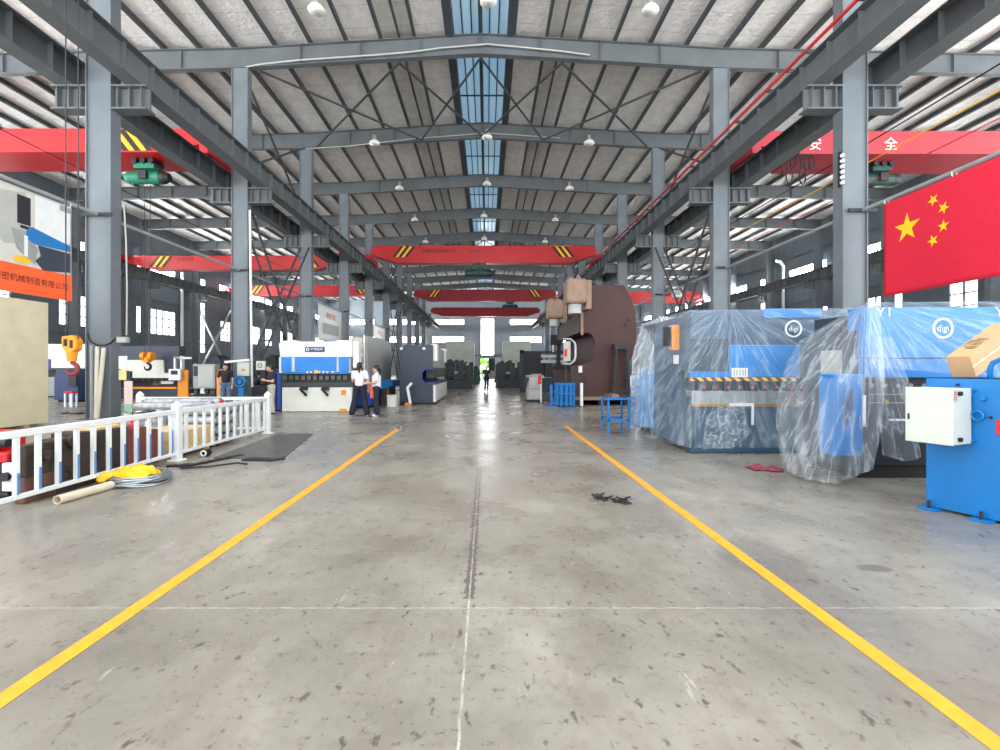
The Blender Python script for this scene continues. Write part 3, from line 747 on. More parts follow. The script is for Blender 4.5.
FB(691, 800, 377.5, 381, Y3+.03, .06).build('warning_strip', hazard_m, r)
for i in range(9):
    px = 704+i*12.2; pc = FB(px-2.6, px+2.6, 381, 391, Y3+.08, .12).build('punch', dark_m, r, .01)
    FB(px-1.2, px+1.2, 386, 388.5, Y3+.068, .02).build('clamp_screw', redp_m, pc)
FB(692, 840, 391, 404, Y3+.1, .25).build('die_beam', steelb_m, r, .01)
FB(692, 800, 404, 406.5, Y3+.06, .1).build('gauge_strip', brass_m, r)
FB(730, 754, 403.5, 406, Y3+.02, .03).build('support_arm', white_m, r); FB(752, 754, 406, 425, Y3+.02, .03).build('support_arm', white_m, r)
FB(691, 842, 406.5, 453, Y3+.12, .35).build('lower_table', slatel_m, r, .01)
B().bx(3.9, 6.2, Y3+.2, Y3+1.8, 0, .12).build('base', black_m, r)
B().bx(3.66, 6.2, Y3+.5, Y3+1.5, .12, 2.3).build('rear_body', dark_m, r)
ob = B().bx(3.40, 3.54, 8.82, 9.0, Z(350, 8.85), Z(325, 8.85)).build('control_box', orange_m, r, .01)
B().bx(3.29, 3.40, 8.84, 8.98, Z(346, 8.85), Z(327, 8.85)).build('control_keys', dark_m, ob)
B().bx(3.47, 3.54, 8.84, 8.95, Z(364, 8.85), Z(355, 8.85)).build('switch', white_m, r, .01)
emblem(r, 793, 329, Y3+.06, .135)
drape('plastic_sheet', 'clear film over the slate and blue press brake with the hazard stripe', [
    [(6.2, 9.9, 2.56), (3.6, 9.9, 2.54), (3.55, 10.0, 2.5)],
    [(6.3, 8.25, 2.54), (3.5, 8.22, 2.5), (3.22, 9.9, 2.42)],
    [(6.3, 8.12, 1.3), (3.42, 8.14, 1.2), (3.08, 9.8, 1.2)],
    [(6.3, 8.14, .16), (3.4, 8.05, .16), (3.1, 9.7, .12)]], film_m, 90, 50, .05, 11, 1)
drape('plastic_sheet', 'crumpled cling film bunched at the lower left corner of the hazard-striped press', [
    [(4.3, 8.0, .95), (3.95, 7.98, .9), (3.65, 8.0, .7)], [(4.35, 7.97, .4), (3.95, 7.94, .4), (3.6, 7.97, .35)], [(4.1, 8.0, .14), (3.9, 7.98, .16), (3.6, 8.0, .14)]], filmc_m, 40, 40, .06, 5, 9)
# the nearer one: bright blue front with the round emblem
Y2 = 6.4
r = thing('press_brake', 'bright blue press brake with a round emblem under clear film behind the cardboard box', 'press brake', (6.2, 7.3, 0), 'press brakes')
FB(864, 1046, 307, 358, Y2, .3).build('upper_beam', blue2_m, r, .012)
FB(864, 1046, 358.5, 378, Y2+.02, .25).build('ram_cover', blue_m, r, .012)
FB(866, 1046, 378.5, 420, Y2+.22, .2).build('tool_recess', dark_m, r)
for i in range(6):
    px = 884+i*13.5; B().cyl((X(px, Y2), Y2+.2, Z(386, Y2)), (X(px, Y2), Y2+.24, Z(386, Y2)), .03, n=14).build('clamp_bolt', grey_m, r)
FB(866, 1046, 394, 395, Y2+.19, .03).build('gauge_strip', tan_m, r)
B().lathe((X(897, Y2), Y2+.2, Z(403, Y2)), [(.03, -.04), (.04, 0), (.02, .03)], 12, 'y').build('valve', brass_m, r)
FB(868, 1046, 402.5, 403.5, Y2+.19, .03).build('gauge_strip', tan_m, r)
FB(866, 1046, 420, 466, Y2+.1, .35).build('lower_table', dark_m, r, .01)
FB(890, 906, 419, 421, Y2+.07, .03).build('support_arm', white_m, r)
B().bx(5.05, 7.4, Y2+.15, Y2+1.15, 0, .16).build('base', black_m, r)
c_plate(B(), 5.0, 5.09, Y2+.12, Y2+1.2, .1, 2.02, .95, 1.4, .6).build('side_frame', slate_m, r, .01)
B().bx(5.15, 7.4, Y2+.5, Y2+1.15, .16, 2.25).build('rear_body', slate_m, r)
lg = B().prism([(6.75, 1.95), (6.95, 1.95), (6.95, 2.08), (6.85, 2.14), (6.75, 2.08)], 'x', 4.95, 4.995).build('lifting_lug', dark_m, r); ring((4.94, 6.85, 2.06), .05, .015, 'x').build('eye', black_m, lg)
B().bx(4.93, 5.0, 6.75, 7.1, 1.36, 1.75).build('guide_block', lgrey_m, r, .01)
cb = B().bx(4.49, 4.87, 6.22, 6.5, .36, 1.42).build('control_cabinet', blue2_m, r, .012)
B().bx(4.505, 4.855, 6.2, 6.22, .38, 1.40).build('cabinet_door', blue_m, cb, .004)
B().prism([(4.64, .75), (4.72, .95), (4.72, 1.25), (4.62, 1.1), (4.6, .85)], 'y', 6.19, 6.2).build('dark_badge', navy_m, cb)
B().bx(4.845, 4.875, 6.17, 6.2, .75, 1.15).build('door_handle', white_m, cb, .004)
B().bx(4.87, 5.0, 6.3, 6.4, .5, 1.3).build('mounting_arm', dark_m, r)
emblem(r, 942, 328.5, Y2, .125)
for px in (884, 1003): B().text('Y1', .17, lambda u, v: (X(px, Y2)+u*1.25, Y2-.01, Z(312.5, Y2)+v)).build('lettering', white_m, r)
drape('plastic_sheet', 'milky film tenting down from the corner of the bright blue press to the floor', [
    [(5.14, 6.32, 2.38), (5.06, 6.33, 2.38), (4.93, 6.75, 2.2), (4.88, 7.1, 2.06), (4.86, 7.5, 1.9)],
    [(5.12, 6.22, 1.95), (4.92, 6.16, 2.0), (4.72, 6.75, 1.85), (4.68, 7.1, 1.75), (4.68, 7.5, 1.6)],
    [(5.1, 6.14, 1.2), (4.46, 6.1, 1.3), (4.36, 6.7, 1.2), (4.42, 7.1, 1.1), (4.55, 7.5, 1.1)],
    [(5.0, 6.1, .7), (4.42, 6.06, .6), (4.22, 6.6, .5), (4.34, 7.1, .5), (4.52, 7.5, .6)],
    [(4.9, 6.1, .22), (4.42, 6.1, .02), (4.24, 6.4, .02), (4.3, 6.95, .03), (4.55, 7.4, .12)]], filmw_m, 90, 60, .05, 7, 21)
drape('plastic_sheet', 'clear film stretched over the blue front with the round emblem', [
    [(7.5, 7.5, 2.4), (5.2, 7.5, 2.4)], [(7.5, 6.33, 2.38), (5.0, 6.33, 2.37)], [(7.5, 6.3, 1.85), (5.0, 6.3, 1.9)], [(7.5, 6.3, 1.3), (5.0, 6.3, 1.52)]], filmf_m, 60, 30, .03, 7, 33)
drape('plastic_sheet', 'narrow fold of clear film hanging in front of the dark tool recess', [
    [(5.3, 6.3, 1.9), (5.15, 6.29, 1.9), (5.02, 6.3, 1.9)], [(5.48, 6.22, 1.3), (5.3, 6.2, 1.3), (5.05, 6.25, 1.35)], [(5.6, 6.18, .35), (5.35, 6.15, .3), (5.1, 6.2, .38)]], filmw_m, 40, 40, .06, 5, 41)
# the farther one: half blue tarpaulin, half milky film
Y4 = 10.7
r = thing('press_brake', 'farthest wrapped press brake, blue film over its lower side, beside the blue table', 'press brake', (4.6, 11.6, 0), 'press brakes')
c_plate(B(), 3.72, 3.82, Y4, Y4+.95, .15, 2.5, 1.05, 1.5, .6).build('side_frame', slate_m, r, .01)
c_plate(B(), 6.1, 6.2, Y4, Y4+.95, .15, 2.5, 1.05, 1.5, .6).build('side_frame', slate_m, r, .01)
B().bx(3.82, 6.1, Y4, Y4+.3, 1.45, 2.55).build('upper_beam', slate_m, r, .01)
B().bx(3.84, 6.1, Y4-.06, Y4, 1.3, 2.0).build('ram_cover', blue_m, r, .01)
B().bx(3.82, 6.1, Y4+.02, Y4+.3, .15, 1.02).build('lower_table', dark_m, r, .01)
B().bx(3.72, 6.1, Y4+.1, Y4+.9, 0, .15).build('base', black_m, r)
B().bx(3.56, 3.7, Y4+.15, Y4+.5, .25, 1.1).build('pump_box', dark_m, r, .01)
B().text('Y1', .2, lambda u, v: (X(658, Y4)+.1+u, Y4-.07, Z(320, Y4)+v)).build('lettering', white_m, r)
drape('plastic_sheet', 'milky film over the top of the farthest wrapped press brake', [
    [(5.9, 11.8, 2.66), (3.95, 11.8, 2.64), (3.85, 11.9, 2.6)], [(5.9, 10.6, 2.66), (3.84, 10.58, 2.62), (3.72, 11.6, 2.55)],
    [(5.9, 10.5, 1.9), (3.74, 10.5, 1.9), (3.5, 11.5, 1.9)], [(5.9, 10.5, 1.5), (3.68, 10.45, 1.4), (3.42, 11.4, 1.2)]], filmt_m, 60, 36, .05, 9, 51)
drape('plastic_sheet', 'blue film slanting down the side of the farthest wrapped press brake', [
    [(3.82, 10.5, 1.75), (3.55, 10.9, 1.45), (3.5, 11.6, 1.3)], [(3.68, 10.42, .9), (3.46, 10.85, .9), (3.42, 11.5, .8)], [(3.64, 10.4, .2), (3.42, 10.8, .18), (3.38, 11.5, .12)]], filmb_m, 40, 36, .05, 6, 57)

# ---------------------------------------------------------------- near blue machine with the white cabinet
B0 = Vector((4.70, 5.14, 0)); dd = Vector((.36, -.933, 0)); ww = Vector((.933, .36, 0))
RM = Matrix(((dd.x, ww.x, 0, B0.x), (dd.y, ww.y, 0, B0.y), (0, 0, 1, 0), (0, 0, 0, 1)))
def q(t, w, z): return RM @ Vector((t, w, z))
r = thing('shearing_machine', 'bright blue machine with a white electrical cabinet on its side, at the right edge', 'machine', q(.8, .8, 0))
B().bx(0, 1.7, 0, .07, .03, 1.39, RM).build('side_plate', blue_m, r, .006)
B().bx(.05, 1.65, .07, 1.9, .18, 1.33, RM).build('body', blue_m, r, .01)
B().bx(0, 1.7, 1.9, 1.97, .03, 1.39, RM).build('side_plate', blue_m, r, .006)
for t in (.0, .42, 1.4):
    f = B().bx(t-.03, t+.13, -.1, .02, 0, .025, RM).build('foot_plate', blue_m, r, .004)
    B().cyl(q(t+.05, -.05, .025), q(t+.05, -.05, .10), .014, n=8).build('bolt', dark_m, f)
cab = B().bx(.0, .385, -.33, -.02, .746, 1.30, RM).build('electrical_cabinet', jct_m, r, .008)
B().bx(-.005, .39, -.35, -.33, .742, 1.304, RM).build('cabinet_door', jct_m, cab, .006)
for z in (.80, 1.25): B().cyl(q(.385, -.24, z), q(.41, -.24, z), .022, n=14).build('door_lock', black_m, cab)
B().bx(.02, .035, -.358, -.35, .97, 1.03, RM).build('key_slot', dark_m, cab)
n_ = B().bx(.385, .388, -.345, -.27, 1.17, 1.29, RM); n_.build('rating_label', lgrey_m, cab)
m = B()
for i in range(4): m.bx(.388, .389, -.335+.0*i, -.285, 1.19+.022*i, 1.2+.022*i, RM)
m.build('label_print', redp_m, cab)
B().prism([(0, 0), (.03, 0), (.015, .03)], 'x', 0, .002)
for z in (.80, 1.25): B().bx(.30, .385, -.02, .0, z-.03, z+.03, RM).build('mounting_bracket', blue_m, cab)
for t, z, rr in ((.47, 1.2, .028), (.40, 1.28, .016), (.27, 1.33, .014), (.52, 1.02, .014), (.40, .78, .016)):
    B().lathe((0, 0, 0), [(rr, 0), (rr, .02), (rr*.6, .035)], 14).v and None
    a, b = q(t, -.001, z), q(t, -.035, z); B().cyl(a, b, rr, rr*.7, 14).build('bolt_head', blue_m if rr > .015 else dark_m, r)
c = q(.43, -.03, 1.03); B().tube([q(.43+.045*math.cos(a), -.03, 1.03+.045*math.sin(a)) for a in [2*math.pi*i/18 for i in range(18)]], .012, 6, closed=True).build('lifting_eye', blue_m, r)
B().bx(.56, .95, -.01, 0, .86, 1.0, RM).build('red_nameplate', redp_m, r)
B().tube([q(.50, .035, 1.38), q(.50, .035, 1.50), q(.52, .035, 1.55), q(.57, .035, 1.58), q(.85, .035, 1.58), q(.9, .035, 1.55), q(.92, .035, 1.5), q(.92, .035, 1.38)], .022, 10).build('grab_handle', blue_m, r, smooth=True)
# cardboard box propped on top
ax = Vector((.86, .27, .43)).normalized(); wd = Vector((.3, -.954, 0)).normalized(); up = wd.cross(ax).normalized()
if up.z < 0: up = -up
p0 = Vector((X(952, 5.05), 5.05, 1.405))
BM = Matrix(((ax.x, wd.x, up.x, p0.x), (ax.y, wd.y, up.y, p0.y), (ax.z, wd.z, up.z, p0.z), (0, 0, 0, 1)))
r = tag(B().bx(0, .85, 0, .2, 0, .235, BM).build('cardboard_box', card_m, None, .004), 'long brown cardboard box tilted on top of the near blue machine', 'box')
B().bx(0, .85, .2, .202, .11, .125, BM).build('packing_tape', mat('tape', (214, 186, 150), .3), r)
B().text('易碎品', .1, lambda u, v: BM @ Vector((.32+u, .1+v*1.0, .2365))).build('lettering', ink_m, r)
B().text('小心轻放', .05, lambda u, v: BM @ Vector((.32+u, .035+v, .2365))).build('lettering', ink_m, r)

# ---------------------------------------------------------------- big brown press frame by the right row
Yb = 19.6
def bp(px, py): return (X(px, Yb), Z(py, Yb))
out = [(586, 285), (624, 285), (631, 297), (636, 312), (637, 346), (630, 362), (630, 397), (571, 397), (571, 366), (588, 363), (593, 360), (595, 354), (595, 341), (592, 335), (588, 333), (578, 333), (578, 311), (586, 308)]
r = thing('hydraulic_press', 'tall oxide-brown unfinished press frame with two hydraulic cylinders beyond the blue table', 'press', (X(605, Yb), Yb+3, 0), None)
pts = [bp(*p) for p in out]
B().prism(pts, 'y', Yb, Yb+.22).build('side_frame', brown_m, r, .02)
B().prism([(x, z) for x, z in pts], 'y', Yb+5.6, Yb+5.82).build('side_frame', brown_m, r, .02)
x0, x1 = X(596, Yb), X(628, Yb)
B().bx(x0, x1, Yb+.22, Yb+5.6, .6, 4.2).build('rear_plate', brown_m, r)
B().bx(X(579, Yb), x0, Yb+.22, Yb+5.6, 2.95, 3.7).build('ram', rustd_m, r); B().bx(X(572, Yb), x0, Yb+.22, Yb+5.6, .5, 1.4).build('bed', brown_m, r)
B().bx(X(572, Yb), X(632, Yb), Yb-.5, Yb+6.0, .22, .34).build('base_plate', tan_m, r)
for px in (575, 600, 625):
    B().bx(X(px, Yb)-.15, X(px, Yb)+.15, Yb-.4, Yb+5.9, 0, .22).build('skid', black_m, r)
for yy, nm in ((Yb-.9, 'near'), (Yb+4.9, 'far')):
    ox = X(563, Yb); cy_ = B().bx(ox, ox+.8, yy, yy+.86, Z(306, Yb), Z(282, Yb)).build('hydraulic_cylinder', tan_m, r, .12)
    B().cyl((ox+.4, yy+.43, Z(315, Yb)), (ox+.4, yy+.43, Z(306, Yb)), .26, n=18).build('piston_rod', lgrey_m, cy_)
    for k in (0, 1): B().cyl((ox+.25+.3*k, yy+.43, Z(282, Yb)), (ox+.25+.3*k, yy+.43, Z(279.5, Yb)), .08, n=10).build('port', tan_m, cy_)
    B().bx(ox+.8, X(588, Yb), yy+.2, yy+1.1, Z(311, Yb), Z(283, Yb)).build('cylinder_mount', tan_m, cy_, .02)
B().bx(X(580.5, Yb), X(583, Yb), Yb-.08, Yb, Z(335, Yb), Z(312, Yb)).build('guide_strip', tan_m, r)
B().bx(X(578.5, Yb), X(582, Yb), Yb-.04, Yb, Z(372.5, Yb), Z(366, Yb)).build('white_notice', white_m, r)
B().bx(X(571, Yb), X(586, Yb), Yb-.03, Yb, Z(397, Yb), Z(374, Yb)).build('front_cover', rustd_m, r)
m = B(); [m.cyl((X(px, Yb), Yb-.05, Z(py, Yb)), (X(px, Yb), Yb, Z(py, Yb)), .07, n=10) for px, py in ((588, 290), (588, 296), (588, 302), (629, 320), (626, 325))]
m.build('rivets', dark_m, r)
# pale framed guard in the throat
x0, x1, z0, z1 = X(563, 19.3), X(575.5, 19.3), Z(364, 19.3), Z(339, 19.3); yy = 19.3
r = thing('throat_guard', 'pale rounded metal loop frame standing out of the brown press throat', 'frame', ((x0+x1)/2, yy, z0))
B().tube([(x0, yy, z1), (x1-.2, yy, z1), (x1-.03, yy, z1-.15), (x1, yy, z1-.3), (x1, yy, z0+.3), (x1-.04, yy, z0+.15), (x1-.2, yy, z0), (x0, yy, z0)], .045, 8).build('loop', steelb_m, r, smooth=True)
B().bx(x0+.02, x0+.3, yy-.02, yy+.02, z0+.12, z1-.1).build('light_panel', lgrey_m, r); B().bx(x0+.05, x0+.16, yy-.05, yy-.02, z0+.3, z0+.6).build('red_tag', redp_m, r)
B().cyl((x0+.1, yy, 0), (x0+.1, yy, z0), .04, n=8).build('stand_leg', dark_m, r)
# dark hopper stand in front of the press
Yh = 19.2
r = thing('trestle', 'narrow dark trestle standing on the base of the brown press', 'trestle', (X(622, Yh), Yh, .34))
for s in (-1, 1):
    for b in (0, .45): B().bar((X(621, Yh)+.2*s, Yh-.1+b*.6, 2.25), (X(621, Yh)+.34*s, Yh-.1+b, .34), .07).build('leg', dark_m, r)
B().bx(X(621, Yh)-.3, X(621, Yh)+.3, Yh-.15, Yh+.25, 2.25, 2.45).build('top_beam', dark_m, r); B().bx(X(621, Yh)-.3, X(621, Yh)+.3, Yh-.13, Yh-.08, .55, .62).build('crossbar', dark_m, r)

# blue table with odds and ends
Yt = 10.95
def tb(px): return X(px, Yt)
r = thing('work_table', 'bright blue steel work table standing on the floor before the brown press', 'table', (tb(617), Yt+.35, 0))
zt = Z(398, Yt); B().bx(tb(607.5), tb(631), Yt, Yt+.7, zt-.05, zt).build('tabletop', blue2_m, r, .006)
for px in (609, 629.5):
    for dy in (.03, .62): B().bx(tb(px)-.022, tb(px)+.022, Yt+dy, Yt+dy+.045, 0, zt-.05).build('leg', blue2_m, r)
B().bx(tb(608), tb(630), Yt+.03, Yt+.07, .28, .33).build('stretcher', blue2_m, r); B().bx(tb(608), tb(630), Yt+.62, Yt+.66, .28, .33).build('stretcher', blue2_m, r)
for px, l, mm, lb in ((611, .16, rust_m, 'rusty offcut at the left end of the blue table'), (618, .2, tan_m, 'tan block in the middle of the blue table'), (626, .22, rustd_m, 'dark steel part at the right end of the blue table')):
    tag(B().prism([(tb(px)-l/2, zt), (tb(px)+l/2, zt), (tb(px)+l*.35, zt+.07), (tb(px)-l*.3, zt+.09)], 'y', Yt+.2, Yt+.5).build('metal_part', mm, None, .008), lb, 'part', 'parts on the blue table')
bt = thing('water_bottle', 'small clear bottle standing on the floor between the blue table and the wrapped press', 'bottle', (X(637, 10), 10, 0))
B().lathe((X(637, 10), 10, 0), [(.035, 0), (.036, .14), (.03, .18), (.014, .21), (.014, .23)], 14).build('body', filmw_m, bt, smooth=True); B().cyl((X(637, 10), 10, .23), (X(637, 10), 10, .25), .017, n=10).build('cap', white_m, bt)

# blue drum rack, white post, grey cabinet, extinguisher
Yr = 18.4
r = thing('drum_rack', 'bright blue round rack of curved bars on the floor left of the white post', 'rack', (X(566, Yr), Yr+.3, 0))
cx, cy, R = X(566, Yr), Yr+.3, .36
for z in (.12, .5, .86): B().tube([(cx+R*math.cos(a), cy+R*math.sin(a), z) for a in [2*math.pi*i/20 for i in range(20)]], .03, 6, closed=True).build('hoop', blue_m, r)
for i in range(12):
    a = 2*math.pi*i/12; B().bx(cx+R*math.cos(a)-.04, cx+R*math.cos(a)+.04, cy+R*math.sin(a)-.02, cy+R*math.sin(a)+.02, .04, .92).build('bar', blue_m, r)
B().cyl((cx, cy, 0), (cx, cy, .05), .3, n=18).build('base', dark_m, r)
r = thing('stand', 'thin bright blue upright stand beside the blue drum rack', 'stand', (X(552, Yr), Yr+.3, 0))
B().bx(X(551, Yr), X(553.5, Yr), Yr+.25, Yr+.33, .03, .85).build('upright', blue_m, r); B().bx(X(547, Yr), X(557, Yr), Yr+.1, Yr+.5, 0, .03).build('foot', blue_m, r)
r = thing('bollard', 'white post standing on the floor in front of the brown press', 'bollard', (X(581.5, 18.6), 18.6, 0))
B().cyl((X(581.5, 18.6), 18.6, .02), (X(581.5, 18.6), 18.6, .92), .06, n=14).build('post', white_m, r, .01); B().cyl((X(581.5, 18.6), 18.6, 0), (X(581.5, 18.6), 18.6, .02), .12, n=14).build('foot', dark_m, r)
Yc = 21
r = thing('machine_cabinet', 'low grey machine cabinet with a sloped top, left of the blue drum rack', 'cabinet', (X(535, Yc), Yc+.4, 0))
a, b = X(527, Yc), X(542, Yc)
B().prism([(a, .1), (b, .1), (b, Z(374, Yc)), (a+.25, Z(374, Yc)), (a+.08, Z(384, Yc)), (a, Z(392, Yc))], 'y', Yc, Yc+.8).build('body', grey_m, r, .02)
B().bx(a+.1, b-.06, Yc-.02, Yc, Z(388, Yc), Z(377, Yc)).build('door', lgrey_m, r, .01); B().bx(a+.1, b-.06, Yc-.02, Yc, Z(399, Yc), Z(390, Yc)).build('door', lgrey_m, r, .01); B().bx(a, b, Yc+.05, Yc+.75, 0, .1).build('plinth', black_m, r)
r = thing('fire_extinguisher', 'red fire extinguisher on a white pole beside the low grey cabinet', 'extinguisher', (X(540, 20.5), 20.5, 0))
B().cyl((X(541, 20.5), 20.5, .03), (X(541, 20.5), 20.5, 1.0), .035, n=10).build('pole', white_m, r); B().lathe((X(539.3, 20.5), 20.4, .82), [(.06, 0), (.07, .03), (.07, .3), (.03, .37), (.03, .42)], 12).build('cylinder', redp_m, r, smooth=True)
B().cyl((X(541, 20.5), 20.5, 0), (X(541, 20.5), 20.5, .03), .14, n=14).build('foot', dark_m, r)
# dark gantry machine behind
Yg = 30
def gb(px0, px1, py0, py1, d=.4, y=Yg): return B().bx(X(px0, y), X(px1, y), y, y+d, max(0, Z(py1, y)), Z(py0, y))
r = thing('gantry_machine', 'long dark gantry machine with pale rails left of the brown press', 'machine', (X(540, Yg), Yg+1, 0))
gb(520, 524, 350, 395, .3).build('column', dark_m, r, .02); gb(556, 561, 345, 395, .3).build('column', dark_m, r, .02)
B().prism([(X(521, Yg), Z(353, Yg)), (X(541, Yg), Z(353, Yg)), (X(544, Yg), Z(361, Yg)), (X(545, Yg), Z(375, Yg)), (X(521, Yg), Z(375, Yg))], 'y', Yg+.1, Yg+1.0).build('housing', black_m, r, .02)
gb(541, 566, 355, 357.5, .4).build('rail', lgrey_m, r); gb(541, 566, 360, 363, .4).build('rail', steelb_m, r); gb(520, 566, 351, 353.5, .3).build('beam', dark_m, r); gb(524, 565, 378, 395, 1.2).build('bed', slate_m, r, .02); gb(545, 552, 363, 377, .6).build('carriage', dark_m, r, .02)
Yg2 = 27.5
r = thing('drill_press', 'dark upright drill between the gantry machine and the brown press', 'machine', (X(559, Yg2), Yg2, 0))
B().bx(X(557, Yg2), X(560, Yg2), Yg2, Yg2+.2, .1, Z(330, Yg2)).build('column', dark_m, r); B().bx(X(553, Yg2), X(566, Yg2), Yg2-.2, Yg2+.5, 0, .12).build('base', black_m, r, .02); B().bx(X(550, Yg2), X(561, Yg2), Yg2-.3, Yg2+.2, Z(345, Yg2), Z(335, Yg2)).build('head', dark_m, r, .03)
B().bx(X(552, Yg2), X(562, Yg2), Yg2-.4, Yg2, Z(377, Yg2), Z(372, Yg2)).build('table', grey_m, r, .01); B().cyl((X(553, Yg2), Yg2-.1, Z(352, Yg2)), (X(553, Yg2), Yg2-.1, Z(345, Yg2)), .06, n=10).build('spindle', steelb_m, r)

# ---------------------------------------------------------------- flag under the right pipe
fx_, ya, yb, zt, zb = 10.92, 9.3, 13.2, 6.0, 3.46
r = thing('flag', 'red flag with five yellow stars hung from the pipe by the first right column', 'flag', (fx_, (ya+yb)/2, zb))
def flagpt(u, v, off=0):                            # u from the far edge toward the camera
    return Vector((fx_-off+.025*math.sin(u*9)*(1-v)+.012*noise.noise((u*4, v*3, 2)), yb+(ya-yb)*u, zb+(zt-zb)*v))
B().quadgrid(lambda u, v: flagpt(u, v), 40, 20).build('cloth', flag_m, r, solid=.008, smooth=True)
def star(cu, cv, R, rot):
    pts = []; hgt = zt-zb; wid = yb-ya
    for i in range(10):
        a = math.radians(90+rot+36*i); rr = R if i % 2 == 0 else R*.382
        pts.append((cu+rr*math.cos(a)*hgt/wid, cv+rr*math.sin(a)))
    m = B(); m.add([flagpt(cu, cv, .012)]+[flagpt(u, v, .012) for u, v in pts], [(0, 1+i, 1+(i+1) % 10) for i in range(10)]); return m
for (u, v, R, rot) in ((.185, .665, .155, 0), (.375, .845, .062, 25), (.445, .735, .062, 45), (.445, .565, .062, 0), (.375, .455, .062, 20)): star(u, v, R, rot).build('star', star_m, r)
for yy in (yb-.05, (ya+yb)/2, ya+.1): B().tube([(fx_+.03+.06*math.cos(a), yy, 6.05+.07*math.sin(a)) for a in [2*math.pi*i/12 for i in range(12)]], .012, 5, closed=True).build('tie', white_m, r)
# small fittings on the right columns
r = thing('column_speaker', 'small white box mounted on the third right column', 'speaker box', (X(677, 29.7), 29.7, Z(297, 29.7))); B().bx(X(672, 29.7), X(682, 29.7), 29.6, 29.9, Z(297, 29.7), Z(287, 29.7)).build('casing', white_m, r, .02); B().bx(X(674, 29.7), X(680, 29.7), 29.58, 29.6, Z(295.5, 29.7), Z(288.5, 29.7)).build('grille', grey_m, r)
r = thing('insulator_strip', 'row of white insulators up the inner side of the first right column', 'insulators', (10.3, 14.1, Z(186, 14.1)))
B().bx(10.33, 10.38, 14.06, 14.14, Z(187, 14.1), Z(152, 14.1)).build('backing', dark_m, r)
for i in range(6): B().lathe((10.36, 14.05, Z(184-5.4*i, 14.1)), [(.05, -.09), (.035, -.05), (.05, -.02)], 10, 'y').build('insulator', white_m, r)
o = B().tube([(XR-.25, 52.4, 2), (XR-.25, 52.4, 12.6), (XR-.6, 52.4, 13.1), (XR-1.1, 52.4, 13.2)], .16, 8).build('drain_pipe', white_m); tag(o, 'tall white drain pipe running up the right window wall', 'pipe')
o = B().tube([(XL+.3, 52.4, 2), (XL+.3, 52.4, 12.6), (XL+.7, 52.4, 13.1)], .16, 8).build('drain_pipe', white_m); tag(o, 'tall white drain pipe running up the left window wall', 'pipe')

# floor litter on the right
m = B()
for i in range(26):
    x, y = 1.25+random.random()*.42, 5.15+random.random()*.5; a = random.random()*6.28; l = random.uniform(.04, .13); y = 5.55-(x-1.25)*.7+random.uniform(-.07, .07)
    m.bar((x, y, .012), (x+l*math.cos(a), y+l*math.sin(a), random.uniform(.012, .04)), .02, .012)
tag(m.build('swarf', dark_m), 'scattered dark scraps on the floor beside the right yellow line', 'scrap', kind='stuff')
m = B(); m.quadgrid(lambda u, v: (3.9+.42*u, 6.95+.3*v+.05*math.sin(u*7), .01+.05*max(0, noise.noise((u*4, v*4, 3))+.35)*min(1, 8*min(u, 1-u, v, 1-v))), 20, 14)
tag(m.build('rag', mat('rag_red', (130, 54, 66), .85, 0, .3, 14, .3, 30), solid=.01, smooth=True), 'dull red rag lying on the floor before the wrapped presses', 'rag')
